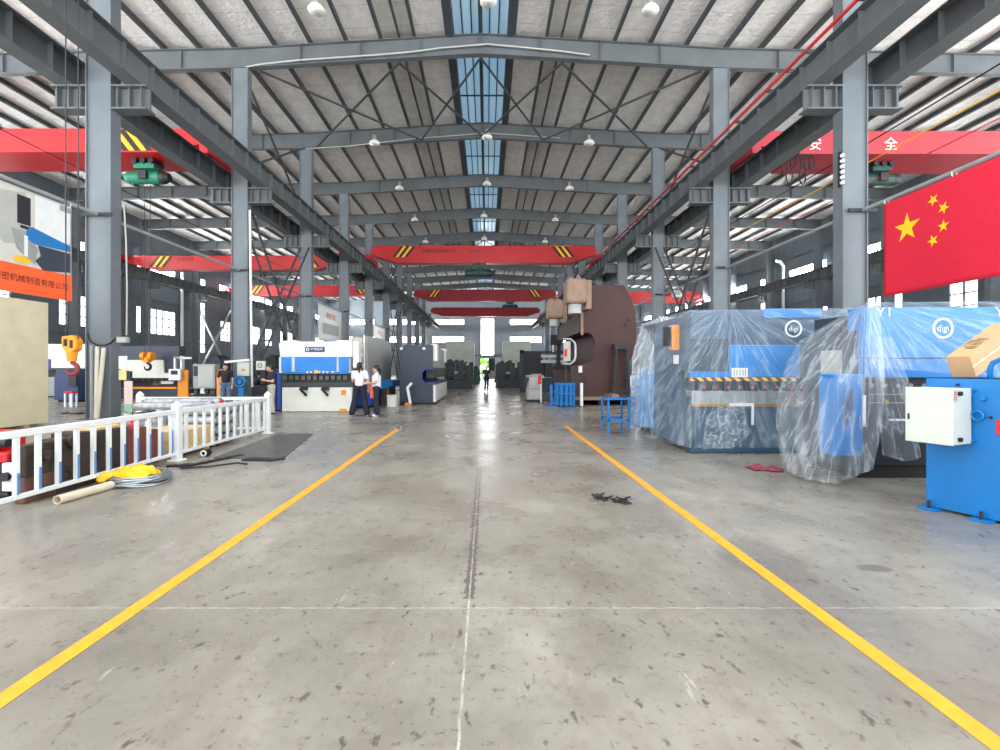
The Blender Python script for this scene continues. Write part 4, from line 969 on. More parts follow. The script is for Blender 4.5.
# ---------------------------------------------------------------- banners under the left pipes
def banner(label, x, ya, yb, zb, zt, near):
    r = thing('hanging_banner', label, 'banner', (x, (ya+yb)/2, zb), 'printed banners under the pipes')
    hh, wd_ = zt-zb, yb-ya
    def pt(u, v, off=.0): return Vector((x+off, ya+wd_*u, zb+hh*v))
    B().quadgrid(lambda u, v: pt(u, v), 30, 14).build('sheet', banp_m if near else white_m, r, solid=.008, smooth=True)
    for u in (.03, .97): B().tube([(x+.08*math.cos(a), ya+wd_*u, zt+.02+.08*math.sin(a)) for a in [2*math.pi*i/12 for i in range(12)]], .012, 5, closed=True).build('tie', white_m, r)
    def patch(nm, pts, m, off):
        k = B(); k.add([pt(u, v, off) for u, v in pts], [tuple(range(len(pts)))]); return k.build(nm, m, r)
    if near:
        patch('orange_band', [(0, 0), (1, 0), (1, .27), (0, .27)], bano_m, .014)
        B().text('星联精密机械制造有限公司', .2, lambda u, v: pt(.655+u/wd_, .135+v/hh, .02)).build('lettering', ink_m, r)
        patch('printed_picture', [(.72, .98), (.985, .98), (.985, .6), (.72, .6)], white_m, .012)        # pale housing
        patch('printed_picture', [(.45, .9), (.66, .97), (.66, .5), (.52, .44), (.45, .52)], lgrey_m, .013)
        patch('printed_picture', [(.6, .93), (.69, .93), (.69, .66), (.6, .66)], dark_m, .015)
        patch('printed_picture', [(.62, .65), (.70, .65), (.70, .62), (.62, .62)], black_m, .015)
        patch('printed_picture', [(.66, .62), (.7, .66), (.985, .58), (.985, .52), (.72, .5), (.66, .53)], blue_m, .016)
        patch('printed_picture', [(.74, .5), (.985, .5), (.985, .3), (.78, .26), (.72, .34), (.76, .4)], slate_m, .014)
        patch('printed_picture', [(.56, .6), (.66, .6), (.74, .46), (.72, .3), (.6, .42)], grey_m, .0135)
        patch('printed_picture', [(.9, .98), (.985, .98), (.985, .92), (.9, .92)], grey_m, .017)
        patch('printed_picture', [(.58, .34), (.66, .36), (.7, .32), (.66, .29), (.58, .3)], yellow_m, .018)
        patch('printed_picture', [(.645, .56), (.67, .56), (.67, .35), (.645, .35)], white_m, .018)
        patch('printed_picture', [(0, .72), (.42, .74), (.42, .5), (0, .48)], navy_m, .013); patch('printed_picture', [(0, .98), (.4, .95), (.42, .78), (0, .76)], white_m, .013)
    else:
        B().text('精密机械', .5, lambda u, v: pt(.5+u/wd_, .72+v/hh, .02)).build('lettering', redp_m, r)
        patch('printed_picture', [(.15, .5), (.85, .5), (.85, .2), (.15, .2)], lgrey_m, .014)
banner('printed banner with an orange band of black characters at the upper left edge', -11.38, 9.3, 13.15, 3.32, 5.9, True)
banner('white banner with faint red characters beyond the press with the blue front', -11.38, 32.4, 37.6, 3.4, 5.9, False)
banner('farther white banner hung under the left pipes', -11.38, 48.3, 53.6, 3.4, 5.9, False)

# tall beige panel box behind the railing
r = thing('panel_crate', 'tall plain beige panelled crate standing at the left edge behind the railing', 'crate', (-12.1, 10.4, 0))
B().bx(-12.6, -11.62, 8.2, 12.72, .06, 3.22).build('panels', beige_m, r, .015)
for y in (8.5, 10.3, 12.1): B().bx(-12.55, -11.66, y, y+.14, 0, .06).build('skid', wood_m, r)

# ---------------------------------------------------------------- white guard railings
def railing(label, a, b, n, posts, stick=False, off=.096):
    a, b = Vector(a), Vector(b); d = (b-a); ln = d.length; d.normalize(); up = Vector((0, 0, 1)); nv = Vector((d.y, -d.x, 0))
    r = thing('guard_railing', label, 'railing', a, 'white guard railings')
    B().bar(a+up*.80, b+up*.80, .06, .075).build('top_rail', white_m, r, .008); B().bar(a+up*.125, b+up*.125, .045, .05).build('bottom_rail', white_m, r, .006)
    for i in range(n):
        p = a+d*(off+.25*i if stick else ln*(i+.62)/(n+.24))
        bl = B().bar(p+up*.15, p+up*.765, .042, .046, up=d).build('baluster', white_m, r)
        if stick:
            q_ = p+nv*.0245+d*.004; s = B(); s.bar(q_+up*.155, q_+up*(.155+.2+.012*i+.05*random.random()), .004, .03, up=d); s.build('sticker', sticker_m, bl)
    for p in posts:
        p = a if p == 0 else b
        q_ = B().bx(p.x-.06, p.x+.06, p.y-.06, p.y+.06, .03, .88).build('post', white_m, r, .01)
        B().lathe((p.x, p.y, .88), [(.075, 0), (.075, .02), (.05, .045), (.03, .07), (.01, .085)], 12).build('cap', white_m, q_)
        B().bx(p.x-.1, p.x+.1, p.y-.1, p.y+.1, 0, .03).build('post_foot', white_m, q_, .008)
railing('white guard railing along the left of the aisle, nearest section with blue stickers', (-5.0, 4.5, 0), (-5.0, 7.74, 0), 13, (0, 1), True)
railing('white guard railing along the left of the aisle, second section ending at the corner post', (-5.0, 7.82, 0), (-5.0, 10.94, 0), 12, (1,))
railing('white guard railing crossing behind the wrapped rollers toward the first left column', (-5.12, 11.0, 0), (-7.95, 11.0, 0), 11, (1,))

# rusty blocks and other goods behind the railing
def block(label, x0, x1, y0, y1, h, m, extras=(), nm='steel_block', cat='steel block', tilt=0):
    r = thing(nm, label, cat, ((x0+x1)/2, (y0+y1)/2, 0), 'steel blocks behind the railing')
    B().bx(x0, x1, y0, y1, 0, h*.45).build('lower_casting', m, r, .012); B().bx(x0-.02, x1+.0, y0+.015, y1-.015, h*.45, h).build('upper_casting', m if m is not rust_m else rustd_m, r, .012)
    for (yy, z, R) in extras: B().cyl((x1, yy, z), (x1+.05, yy, z), R, n=14).build('boss', rustd_m, r, .005)
block('rusty brown machine casting behind the nearest railing bars', -5.2, -5.09, 5.28, 5.68, .64, rust_m, ((5.52, .5, .06), (5.45, .12, .05)))
block('dark steel casting with a round boss, right of the rusty brown one', -5.3, -5.1, 5.7, 5.97, .65, rustd_m, ((5.9, .6, .09), (5.85, .25, .03)))
block('tall dark brown steel plate block behind the railing, third from the left', -5.45, -5.12, 6.0, 6.28, .68, rustd_m)
block('long dark brown block behind the railing, beside the wire coil', -5.6, -5.12, 6.31, 6.85, .66, rustd_m)
tag(B().bx(-5.55, -5.2, 6.33, 6.8, .665, .70).build('wooden_board', wood_m, None, .004), 'short pale board lying on the long dark brown block', 'board')
r = thing('red_machine', 'low red machine with a white flange at the left edge behind the railing', 'machine', (-6.0, 5.8, 0))
B().bx(-6.5, -5.5, 5.5, 6.1, .06, .26).build('base', rustd_m, r, .02); B().bx(-6.4, -5.55, 5.55, 6.0, .40, .52).build('frame', redp_m, r, .02); B().bx(-6.3, -5.65, 5.6, 5.95, .26, .40).build('gearbox', dark_m, r, .02)
B().bx(-6.3, -5.75, 5.55, 6.0, .52, .74).build('cover', redp_m, r, .03); B().cyl((-6.3, 5.62, .62), (-5.6, 5.62, .62), .05, n=12).build('shaft', dark_m, r)
for y in (5.55, 6.0): B().cyl((-6.45, y, .04), (-5.5, y, .04), .04, n=10).build('roller', dark_m, r)
f = B().bx(-5.5, -5.38, 5.44, 5.5, .10, .42).build('flange', white_m, r, .006); B().cyl((-5.44, 5.4, .27), (-5.44, 5.44, .27), .05, n=18).build('flange_bore', dark_m, f)
B().cyl((-5.42, 5.46, .27), (-5.065, 5.44, .30), .026, n=10).build('blue_rod', blue_m, r)
for (label, y0, y1, h, m, x1) in (('brick-red steel box behind the railing, left of the white corner crate', 6.95, 7.4, .6, mat('red_brown_paint', (122, 62, 54), .6, 0, .2, 3), -5.25),
                                  ('second brick-red steel box, just left of the middle railing post', 7.42, 7.75, .52, mat('red_brown_paint', (122, 62, 54)), -5.25)):
    r = thing('parts_box', label, 'box', (-5.6, (y0+y1)/2, 0), 'brick-red boxes behind the railing')
    m_ = B(); t = .03
    m_.bx(-5.95, x1, y0, y0+t, .04, h); m_.bx(-5.95, x1, y1-t, y1, .04, h); m_.bx(-5.95, -5.92, y0+t, y1-t, .04, h); m_.bx(x1-t, x1, y0+t, y1-t, .04, h); m_.bx(-5.95, x1, y0, y1, .04, .07)
    m_.build('sides', m, r); B().bx(-5.9, x1-.05, y0, y1, 0, .04).build('skid', rustd_m, r)
for i, (y, x, cl, w) in enumerate(((7.05, -5.45, yellow_m, 'yellow'), (7.2, -5.6, grey_m, 'grey'), (7.32, -5.4, redp_m, 'red'), (7.55, -5.5, grey_m, 'grey and round'), (7.66, -5.42, white_m, 'white'))):
    h = .6 if y < 7.4 else .52
    tag(B().lathe((x, y, .07), [(.05, 0), (.05, h-.03), (.035, h), (.035, h+.06)], 12).build('machine_part', cl), '%s cylindrical part standing in a brick-red box behind the railing' % w, 'part', 'parts in the brick-red boxes')
r = thing('wooden_crate', 'pale wooden crate just right of the middle railing post', 'crate', (-5.5, 8.5, 0))
B().bx(-5.9, -5.16, 8.0, 9.0, .06, .44).build('body', wood_m, r, .006)
for z in (.1, .24, .36): B().bx(-5.16, -5.145, 8.0, 9.0, z, z+.07).build('slat', wood_m, r)
for y in (8.05, 8.85): B().bx(-5.88, -5.18, y, y+.1, 0, .06).build('skid', wood_m, r)
# film-wrapped rollers: long ones lying behind, short ones stacked by the crate
def roll(label, a, b, R, grp, caps=True):
    a, b = Vector(a), Vector(b); r = thing('wrapped_roller', label, 'roller', (a+b)/2, grp); d = (b-a).normalized()
    n = 18; pts = [a.lerp(b, i/n) for i in range(n+1)]
    B().tube(pts, [R*(1+.12*noise.noise((i*.9, R*9, a.y))) for i in range(n+1)], 16).build('film_roll', mat('grey_cling_wrap', (160, 162, 166), .18, .15, .35, 9, .8, 14), r, smooth=True)
    for p, s in ((a, -1), (b, 1)): B().cyl(p, p+d*s*.05, R*.5, n=14).build('red_end' if caps else 'core', redp_m if caps else steelb_m, r)
for i, (y, z, w) in enumerate(((9.7, .72, 'front'), (10.0, .78, 'back'))):
    roll('long film-wrapped roller with red ends, %s one of the pair on the trestle' % w, (-7.1, y, z), (-5.55, y, z+.02), .09, 'long wrapped rollers')
r = thing('roller_stand', 'dark trestle carrying the long film-wrapped rollers', 'stand', (-6.3, 9.85, 0))
for x in (-6.9, -5.8):
    B().bx(x-.05, x+.05, 9.5, 10.2, .56, .62).build('crossbar', dark_m, r)
    for y in (9.55, 10.1): B().bx(x-.04, x+.04, y, y+.06, 0, .56).build('leg', dark_m, r)
for j in range(4):
    for k in range(4):
        roll('short film-wrapped roller, %s layer, %s from the crate, standing pile by the corner post' % (('lowest', 'second', 'third', 'top')[j], ('first', 'second', 'third', 'last')[k]), (-5.9, 9.16+.24*k, .105+.195*j), (-5.2, 9.16+.24*k, .105+.195*j), .095, 'pile of short wrapped rollers', False)
for i, (x, y) in enumerate(((-6.2, 8.0), (-6.25, 8.35), (-6.3, 8.7), (-6.2, 9.1))):
    roll('upright film-wrapped roller behind the boxes, %s from the near end' % ('first', 'second', 'third', 'fourth')[i], (x, y, .06), (x, y, .62+.05*(i % 2)), .13, 'upright wrapped rollers', False)

# coil, tarpaulin, tube, plates on the aisle side
r = thing('wire_coil', 'flat coil of silver wire on the floor in front of the railing', 'coil', (-4.55, 6.3, 0))
for i in range(26):
    R = .25+random.random()*.1; z = .012+.1*random.random(); ph = random.random()*6; dx, dy = random.uniform(-.03, .03), random.uniform(-.03, .03)
    B().tube([(-4.55+dx+R*math.cos(a), 6.3+dy+R*math.sin(a), max(.008, z+.02*math.sin(2*a+ph))) for a in [2*math.pi*k/30 for k in range(30)]], .007, 5, closed=True).build('wire_loop', galv_m, r)
def tf(u, v):
    x, y = -4.98+.62*u, 6.1+.42*v; e = min(u, 1-u, v, 1-v)
    return (x+.05*noise.noise((u*3, v*3, 1)), y+.05*noise.noise((u*3, v*3, 7)), .12+.10*max(0, 1-((u-.6)**2+(v-.5)**2)*4)+.07*noise.noise((u*4.5, v*4.5, 4))+.02*noise.noise((u*12, v*12, 5))-.05*max(0, .1-e)*10)
tag(B().quadgrid(tf, 34, 26).build('tarpaulin', tarp_m, solid=.008, smooth=True), 'crumpled yellow tarpaulin lying over the wire coil', 'tarpaulin')
m = B(); n = 20; R = .05; a0, b0 = Vector((-4.72, 5.27, R)), Vector((-4.66, 5.95, R))
def circ(c, rr): return [c+Vector((rr*math.cos(2*math.pi*k/n), 0, rr*math.sin(2*math.pi*k/n))) for k in range(n)]
m.add(circ(a0, R)+circ(b0, R)+circ(a0, R*.8)+circ(b0, R*.8), [f for k in range(n) for j in ((k+1) % n,) for f in ((k, j, n+j, n+k), (2*n+k, 3*n+k, 3*n+j, 2*n+j), (k, 2*n+k, 2*n+j, j), (n+k, n+j, 3*n+j, 3*n+k))])
tag(m.build('cardboard_tube', mat('pale_cardboard', (206, 192, 170), .75, 0, .08, 5), smooth=False), 'pale cardboard tube on the floor in front of the rusty block', 'tube')
tag(B().prism([(-4.55, 7.98), (-3.5, 7.9), (-3.4, 8.1), (-3.95, 10.9), (-4.75, 10.9)], 'z', .002, .014).build('steel_sheet', mat('dark_sheet_steel', (88, 86, 82), .4, .2, .2, 2)), 'large dark steel sheet lying on the floor beyond the middle railing post', 'steel sheet', 'steel sheets on the floor')
tag(B().prism([(-3.95, 7.72), (-3.45, 7.68), (-3.3, 7.86), (-3.6, 7.88), (-3.9, 7.9)], 'z', .002, .03).build('steel_sheet', dark_m), 'small dark offcut at the near corner of the large steel sheet', 'steel sheet', 'steel sheets on the floor')
tag(B().prism([(-4.85, 7.25), (-4.5, 7.3), (-4.15, 8.2), (-4.25, 8.24), (-4.55, 7.45), (-4.85, 7.38)], 'z', .002, .025).build('rubber_strip', black_m), 'black rubber strip on the floor by the middle railing post', 'strip')
tag(B().tube([(-4.8, 7.4, .02), (-4.5, 7.1, .02), (-4.2, 7.2, .02), (-3.9, 7.5, .02), (-3.7, 7.4, .02)], .014, 6).build('power_cable', black_m, smooth=True), 'thin black cable snaking on the floor near the middle railing post', 'cable')
r = thing('cable_reel', 'small black and white reel lying at the foot of the middle railing post', 'reel', (-4.8, 8.2, 0)); B().cyl((-4.78, 8.1, .06), (-4.78, 8.24, .06), .06, n=18).build('drum', black_m, r); ring((-4.78, 8.09, .06), .042, .012).build('rim', white_m, r)

# ---------------------------------------------------------------- press brakes on the left
Yp = 16.4
r = thing('press_brake', 'white press brake with blue front panels and a dark nameplate, beside the two women', 'press brake', (-5.8, 17.2, 0), 'press brakes')
pts = [(X(280, Yp), Z(357, Yp)), (X(352, Yp), Z(357, Yp)), (X(352, Yp), Z(340.5, Yp)), (X(337, Yp), Z(340, Yp)), (X(335, Yp), Z(341.5, Yp)), (X(297, Yp), Z(341.5, Yp)), (X(295, Yp), Z(340, Yp)), (X(281, Yp), Z(341, Yp)), (X(278.5, Yp), Z(344, Yp))]
B().prism(pts, 'y', Yp, Yp+.6).build('upper_beam', offw_m, r, .015)
FB(279, 350, 357, 373, Yp+.06, .5).build('ram', offw_m, r, .01)
for a, b in ((281, 291), (294.5, 336), (338.5, 349)): FB(a, b, 357, 371, Yp, .06).build('front_panel', mat('panel_blue', (20, 122, 212), .4), r, .008)
FB(282, 348, 371.5, 374, Yp-.02, .08).build('panel_trim', blue_m, r, .005)
for px in (308, 311.5, 320, 324, 328, 333): B().cyl((X(px, Yp), Yp-.06, Z(372, Yp)), (X(px, Yp), Yp-.02, Z(372, Yp)), .035, n=10).build('button', offw_m, r)
FB(314, 318, 370, 373.5, Yp-.08, .06).build('control_switch', brass_m, r, .006)
FB(281, 351, 374, 387, Yp+.12, .3).build('tool_beam', dark_m, r)
for i in range(11): FB(283+i*6, 287+i*6, 375.5, 380, Yp+.04, .1).build('punch', mat('tool_steel', (92, 84, 80), .4, .4), r, .01)
FB(282, 352, 382.5, 387, Yp+.02, .4).build('die_rail', rod_m, r, .01)
FB(282, 351.5, 387.5, 411.5, Yp, .35).build('bed', offw_m, r, .012)
B().bx(X(284, Yp), X(350, Yp), Yp+.1, Yp+.8, 0, .06).build('base', black_m, r)
B().bx(X(281, Yp), X(341, Yp), Yp+.62, Yp+1.2, .06, 2.3).build('rear_body', blue3_m, r)
for px in (303, 324.5):
    a = B().bx(X(px, Yp), X(px+5, Yp), Yp-.3, Yp, Z(390, Yp), Z(387, Yp)).build('support_arm', black_m, r)
    B().bar((X(px, Yp), Yp-.28, Z(388.5, Yp)), (X(px+3.5, Yp), Yp-.02, Z(395.5, Yp)), .06).build('strut', black_m, a)
FB(341, 346, 390, 395, Yp-.015, .02).build('orange_mark', orange_m, r); FB(339, 346, 409, 412, Yp-.06, .07).build('orange_pedal', orange_m, r, .01)
np_ = FB(305, 324.5, 346.8, 352, Yp-.02, .02).build('nameplate', navy_m, r)
B().text('中瑞智能', .105, lambda u, v: (X(317, Yp)+u*1.05, Yp-.024, Z(349.3, Yp)+v)).build('lettering', white_m, np_); ring((X(308, Yp), Yp-.022, Z(349.3, Yp)), .045, .014).build('emblem', white_m, np_)
B().bx(X(352, Yp), X(358, Yp), Yp+.1, Yp+.5, Z(368, Yp), Z(341, Yp)).build('cylinder_cover', offw_m, r, .02)
B().bx(X(352, Yp), X(357, Yp), Yp+.15, Yp+.5, Z(377, Yp), Z(369, Yp)).build('side_valve', dark_m, r, .01)
r = thing('machine_stand', 'blue steel frame standing just left of the white and blue press brake', 'frame', (X(277, Yp), Yp+.8, 0))
B().prism([(Yp+.1, 0), (Yp+1.5, 0), (Yp+1.5, 1.35), (Yp+.1, 1.35)], 'x', X(273, Yp), X(274.5, Yp)).build('side_plate', navy_m, r); B().bx(X(274.5, Yp), X(279, Yp), Yp+.15, Yp+.3, .05, 1.38).build('front_plate', blue3_m, r, .01); B().bx(X(267, Yp), X(279, Yp), Yp+.6, Yp+1.4, 1.0, 1.38).build('shelf_box', blue3_m, r, .01)
# second machine wrapped in grey film behind it
r = thing('wrapped_machine', 'machine wrapped in grey pleated film on a blue base, behind the two women', 'machine', (-4.6, 19.6, 0))
B().bx(-4.95, -4.35, 17.6, 21.8, .98, 2.68).build('wrapped_body', panel_m, r, .03); B().bx(-4.9, -4.3, 17.7, 22.6, .1, .98).build('base', blue3_m, r, .02); B().bx(-4.3, -3.9, 17.8, 22.4, .72, 1.0).build('bed_shelf', blue_m, r, .01)
m = B().bx(-4.95, -4.5, 17.35, 17.6, 1.7, 2.6); m.build('end_fitting', lgrey_m, r, .05)
for z in (1.5, 1.9, 2.2): B().bx(-4.75, -4.5, 17.25, 17.5, z, z+.16).build('hose_joint', white_m, r, .02)
B().cyl((-4.45, 17.4, 1.1), (-4.45, 17.4, 2.7), .03, n=8).build('riser_pipe', white_m, r); B().bx(-4.85, -4.4, 17.75, 22.5, 0, .1).build('plinth', black_m, r)
# slate press facing the aisle
Ys = 19.6
def sx(px): return X(px, Ys)
r = thing('press_brake', 'dark slate press brake facing the aisle with a blue-edged throat and white bed', 'press brake', (-2.9, 22.4, 0), 'press brakes')
xf, xb = sx(433), sx(399.5)
for y in (Ys, Ys+5.5): c_plate_y(B(), y, y+.12, xf, xb, .08, Z(345, Ys), Z(383.5, Ys), Z(369, Ys), .46, -1).build('side_frame', slate_m, r, .01)
B().bx(xb+.2, xf-.55, Ys+.12, Ys+5.5, .3, 2.3).build('rear_body', slate_m, r)
xt = xf-.46
m = B(); z0, z1 = Z(383.5, Ys), Z(369, Ys)
for q0, q1 in (((xf, z0), (xt+.15, z0)), ((xt+.15, z0), (xt, z0+.15)), ((xt, z0+.15), (xt, z1-.15)), ((xt, z1-.15), (xt+.15, z1)), ((xt+.15, z1), (xf, z1))): m.bar((q0[0], Ys-.02, q0[1]), (q1[0], Ys-.02, q1[1]), .05, .09, up=(0, 1, 0))
m.build('throat_edge', mat('royal_blue_paint', (26, 50, 150), .4), r)
B().bx(xf-.5, xf+.02, Ys+.12, Ys+5.5, Z(368, Ys), Z(346, Ys)).build('ram', grey_m, r, .02)
B().bx(xf-.1, xf+.16, Ys+.1, Ys+.7, Z(361, Ys), Z(344, Ys)).build('cylinder_cover', offw_m, r, .02); B().bx(xf-.1, xf+.12, Ys+4.6, Ys+5.3, Z(361, Ys), Z(344, Ys)).build('cylinder_cover', offw_m, r, .02)
B().bx(xf-.3, xf+.02, Ys+.2, Ys+5.4, Z(378, Ys), Z(368, Ys)).build('tool_beam', dark_m, r); B().bx(xf-.3, xf+.1, Ys+.2, Ys+5.4, Z(385, Ys), Z(382, Ys)).build('die_rail', navy_m, r, .01)
B().bx(xf-.1, xf+.1, Ys+.05, Ys+5.5, .1, Z(385, Ys)).build('bed', offw_m, r, .015); B().bx(xb, xf, Ys+.1, Ys+5.5, 0, .08).build('base', black_m, r)
for px in (401.5, 424): B().cyl((sx(px), Ys-.02, Z(348.5, Ys)), (sx(px), Ys, Z(348.5, Ys)), .06, n=12).build('lifting_hole', steelb_m, r)
r = thing('pedal_stand', 'bent white foot-switch stand in front of the dark slate press', 'stand', (X(409, 19.2), 19.2, 0))
B().bar((X(410.5, 19.2), 19.2, .06), (X(407.5, 19.2), 19.2, .72), .1).build('post', white_m, r, .01); B().bar((X(407.2, 19.2), 19.2, .7), (X(412, 19.2), 19.2, .9), .1).build('arm', white_m, r, .01); B().bx(X(405, 19.2), X(411, 19.2), 19.1, 19.4, 0, .1).build('pedal', orange_m, r, .02)
r = thing('storage_bin', 'cream box on the floor between the women and the slate press', 'box', (X(391, 18.5), 18.6, 0))
B().bx(X(387, 18.5), X(395.5, 18.5), 18.5, 18.9, 0, .44).build('body', offw_m, r, .015); B().bx(X(386.6, 18.5), X(396, 18.5), 18.47, 18.93, .40, .45).build('lid', offw_m, r, .008)
tag(B().prism([(X(381, 18.9), 0), (X(389, 18.9), 0), (X(388, 18.9), .6), (X(385, 18.9), .95), (X(382, 18.9), .8)], 'y', 18.95, 19.2).build('sheet_offcut', rust_m, None, .02), 'rusty offcut leaning behind the cream box', 'offcut')

# far dark and orange press in the left bay
Yl = 23.0
def lb(m_, a, b, c, d_, y=Yl, dep=.3): return fb(m_, a, b, c, d_, y, dep)
r = thing('press_brake', 'dark press brake with white front plate and orange guards behind the first left column', 'press brake', (X(140, Yl), Yl+.8, 0), 'press brakes')
FB(92, 179, 346, 361, Yl+.1, .5).build('upper_beam', slate_m, r, .01); FB(163, 179, 361, 373, Yl+.1, .4).build('upper_beam', slate_m, r, .01)
B().prism([(X(94, Yl), Z(378, Yl)), (X(179, Yl), Z(378, Yl)), (X(179, Yl), Z(373, Yl)), (X(164, Yl), Z(373, Yl)), (X(163, Yl), Z(360, Yl)), (X(94, Yl), Z(360, Yl))], 'y', Yl, Yl+.1).build('front_plate', offw_m, r, .01)
for i in range(13): FB(96+i*6.3, 100.5+i*6.3, 378, 380.5, Yl+.02, .1).build('punch', dark_m, r)
FB(92, 180, 378, 388, Yl+.3, .2).build('tool_recess', black_m, r); FB(130, 176, 387, 389, Yl+.02, .2).build('yellow_rail', orange_m, r); FB(153, 161, 381.5, 385.5, Yl+.2, .1).build('gauge_block', rust_m, r); FB(161, 173, 381, 384, Yl+.18, .1).build('gauge_plate', offw_m, r)
FB(92, 180, 389, 402, Yl+.1, .4).build('lower_table', slate_m, r, .01); B().bx(X(93, Yl), X(179, Yl), Yl+.15, Yl+1.4, 0, .1).build('base', black_m, r)
for a, b in ((84, 92), (183, 193)):
    B().prism([(X(a, Yl), .1), (X(b, Yl), .1), (X(b, Yl), Z(370, Yl)), (X(a, Yl)+.1, Z(370, Yl)), (X(a, Yl), Z(373, Yl))], 'y', Yl-.4, Yl-.3).build('side_guard', orange_m, r, .01)
    B().bx(X(a, Yl)+.05, X(b, Yl)-.05, Yl-.3, Yl+.2, .3, .5).build('guard_arm', dark_m, r)
B().bx(X(180, Yl), X(182, Yl), Yl, Yl+.2, .1, Z(356, Yl)).build('pendant_post', white_m, r); B().bx(X(180, Yl), X(192, Yl), Yl-.1, Yl, Z(359, Yl), Z(357, Yl)).build('pendant_arm', white_m, r); B().bx(X(181.5, Yl), X(183, Yl), Yl-.58, Yl-.5, Z(370, Yl), Z(357.5, Yl)).build('pendant_stem', white_m, r); B().bx(X(181.5, Yl), X(183, Yl), Yl-.58, Yl, Z(358.5, Yl), Z(357, Yl)).build('pendant_arm', white_m, r)
pd = B().bx(X(177, Yl), X(188.5, Yl), Yl-.62, Yl-.45, Z(380, Yl), Z(369, Yl)).build('pendant', white_m, r, .015); B().bx(X(179.5, Yl), X(186, Yl), Yl-.63, Yl-.62, Z(374.5, Yl), Z(370.5, Yl)).build('screen', dark_m, pd)
Yq = 24.5
r = thing('press_brake', 'white and navy press brake seen between the beige crate and the first left column', 'press brake', (X(62, Yq), Yq+.8, 0), 'press brakes')
FB(36, 90, 344, 368, Yq, .5).build('upper_beam', offw_m, r, .01); FB(40, 50, 359, 370, Yq-.05, .05).build('front_panel', blue3_m, r, .01); FB(36, 90, 370, 377, Yq+.2, .3).build('tool_beam', black_m, r); FB(36, 90, 377, 396, Yq+.05, .4).build('bed', grey_m, r, .01); B().bx(X(36, Yq), X(90, Yq), Yq+.1, Yq+1.2, 0, .08).build('base', black_m, r); B().bx(X(38, Yq), X(88, Yq), Yq+.5, Yq+1.3, .1, 2.4).build('rear_body', lgrey_m, r)
Yr = 21
r = thing('shear_table', 'navy machine bed with a small red-topped stool before it, beside the yellow hook', 'machine', (X(64, Yr), Yr+.4, 0))
B().prism([(X(54, Yr), .1), (X(78, Yr), .1), (X(78, Yr), Z(369, Yr)), (X(57, Yr), Z(369, Yr)), (X(54, Yr), Z(377, Yr))], 'y', Yr, Yr+.7).build('body', navy_m, r, .02); B().bx(X(56, Yr), X(76, Yr), Yr+.1, Yr+.6, 0, .1).build('plinth', black_m, r); B().bx(X(70, Yr), X(78, Yr), Yr-.1, Yr, Z(386, Yr), Z(368, Yr)).build('front_door', dark_m, r, .01)
Yu = 18.5
r = thing('stool', 'white stool with a red top standing before the navy machine bed', 'stool', (X(67, Yu), Yu+.15, 0))
B().bx(X(63, Yu), X(72, Yu), Yu, Yu+.3, .52, .6).build('seat', redp_m, r, .03)
for px in (63.5, 70): 
    for dy in (.02, .24): B().bx(X(px, Yu), X(px, Yu)+.05, Yu+dy, Yu+dy+.05, 0, .52).build('leg', white_m, r)
tag(B().tube([(X(62, 15.6), 15.6, .02), (X(68, 15.8), 15.8, .03), (X(76, 15.5), 15.5, .02), (X(84, 15.7), 15.7, .03), (X(92, 15.3), 15.3, .02)], .03, 6).build('hose', black_m), 'black hose on the floor left of the first left column', 'hose')

# electrical cabinet, hose reel, boxes around the second left column
Ye = 21
r = thing('electrical_cabinet', 'grey electrical cabinet on dark legs beside the orange guard', 'cabinet', (X(204, Ye), Ye+.2, 0))
cbn = FB(193, 215, 364, 388.5, Ye, .4).build('casing', grey_m, r, .01); FB(198, 213.5, 366, 387, Ye-.02, .02).build('door', lgrey_m, r, .008); FB(193.5, 197.5, 366, 376, Ye-.015, .015).build('gland_plate', dark_m, r)
for px in (195, 205, 213): B().bx(X(px, Ye)-.04, X(px, Ye)+.04, Ye+.1, Ye+.3, 0, Z(388.5, Ye)).build('leg', dark_m, r)
B().bx(X(193, Ye), X(215, Ye), Ye+.05, Ye+.4, .02, .35).build('base_box', black_m, r)
tag(B().prism([(X(216.5, Ye), .0), (X(222, Ye), .0), (X(222, Ye), Z(369, Ye)), (X(218, Ye), Z(370, Ye)), (X(216.5, Ye), Z(374, Ye))], 'y', Ye, Ye+.15).build('guard_plate', orange_m, None, .01), 'orange guard plate standing behind the man in black at the railing', 'guard')
Yw = 21.6
r = thing('hose_reel', 'blue round reel on a short blue stand before the second left column', 'reel', (X(241, Yw), Yw, 0))
B().cyl((X(240.5, Yw), Yw-.1, Z(381.5, Yw)), (X(240.5, Yw), Yw+.1, Z(381.5, Yw)), .25, n=24).build('drum', blue_m, r, .03); ring((X(240.5, Yw), Yw-.11, Z(381.5, Yw)), .14, .03).build('hub_ring', navy_m, r); ring((X(240.5, Yw), Yw-.1, Z(381.5, Yw)), .25, .035).build('rim', blue_m, r)
B().bx(X(241, Yw)-.1, X(241, Yw)+.16, Yw-.08, Yw+.1, .02, Z(386, Yw)).build('pedestal', blue_m, r, .02); B().bx(X(241, Yw)-.2, X(241, Yw)+.25, Yw-.15, Yw+.2, 0, .02).build('foot', dark_m, r)
r = thing('junction_box', 'white junction box on the front of the second left column', 'box', (X(243, 21.9), 21.9, Z(376, 21.9))); FB(237, 249, 362, 376, 21.8, .18).build('casing', jct_m, r, .015); FB(241.5, 244.5, 368.5, 371, 21.78, .02).build('yellow_mark', orange_m, r)
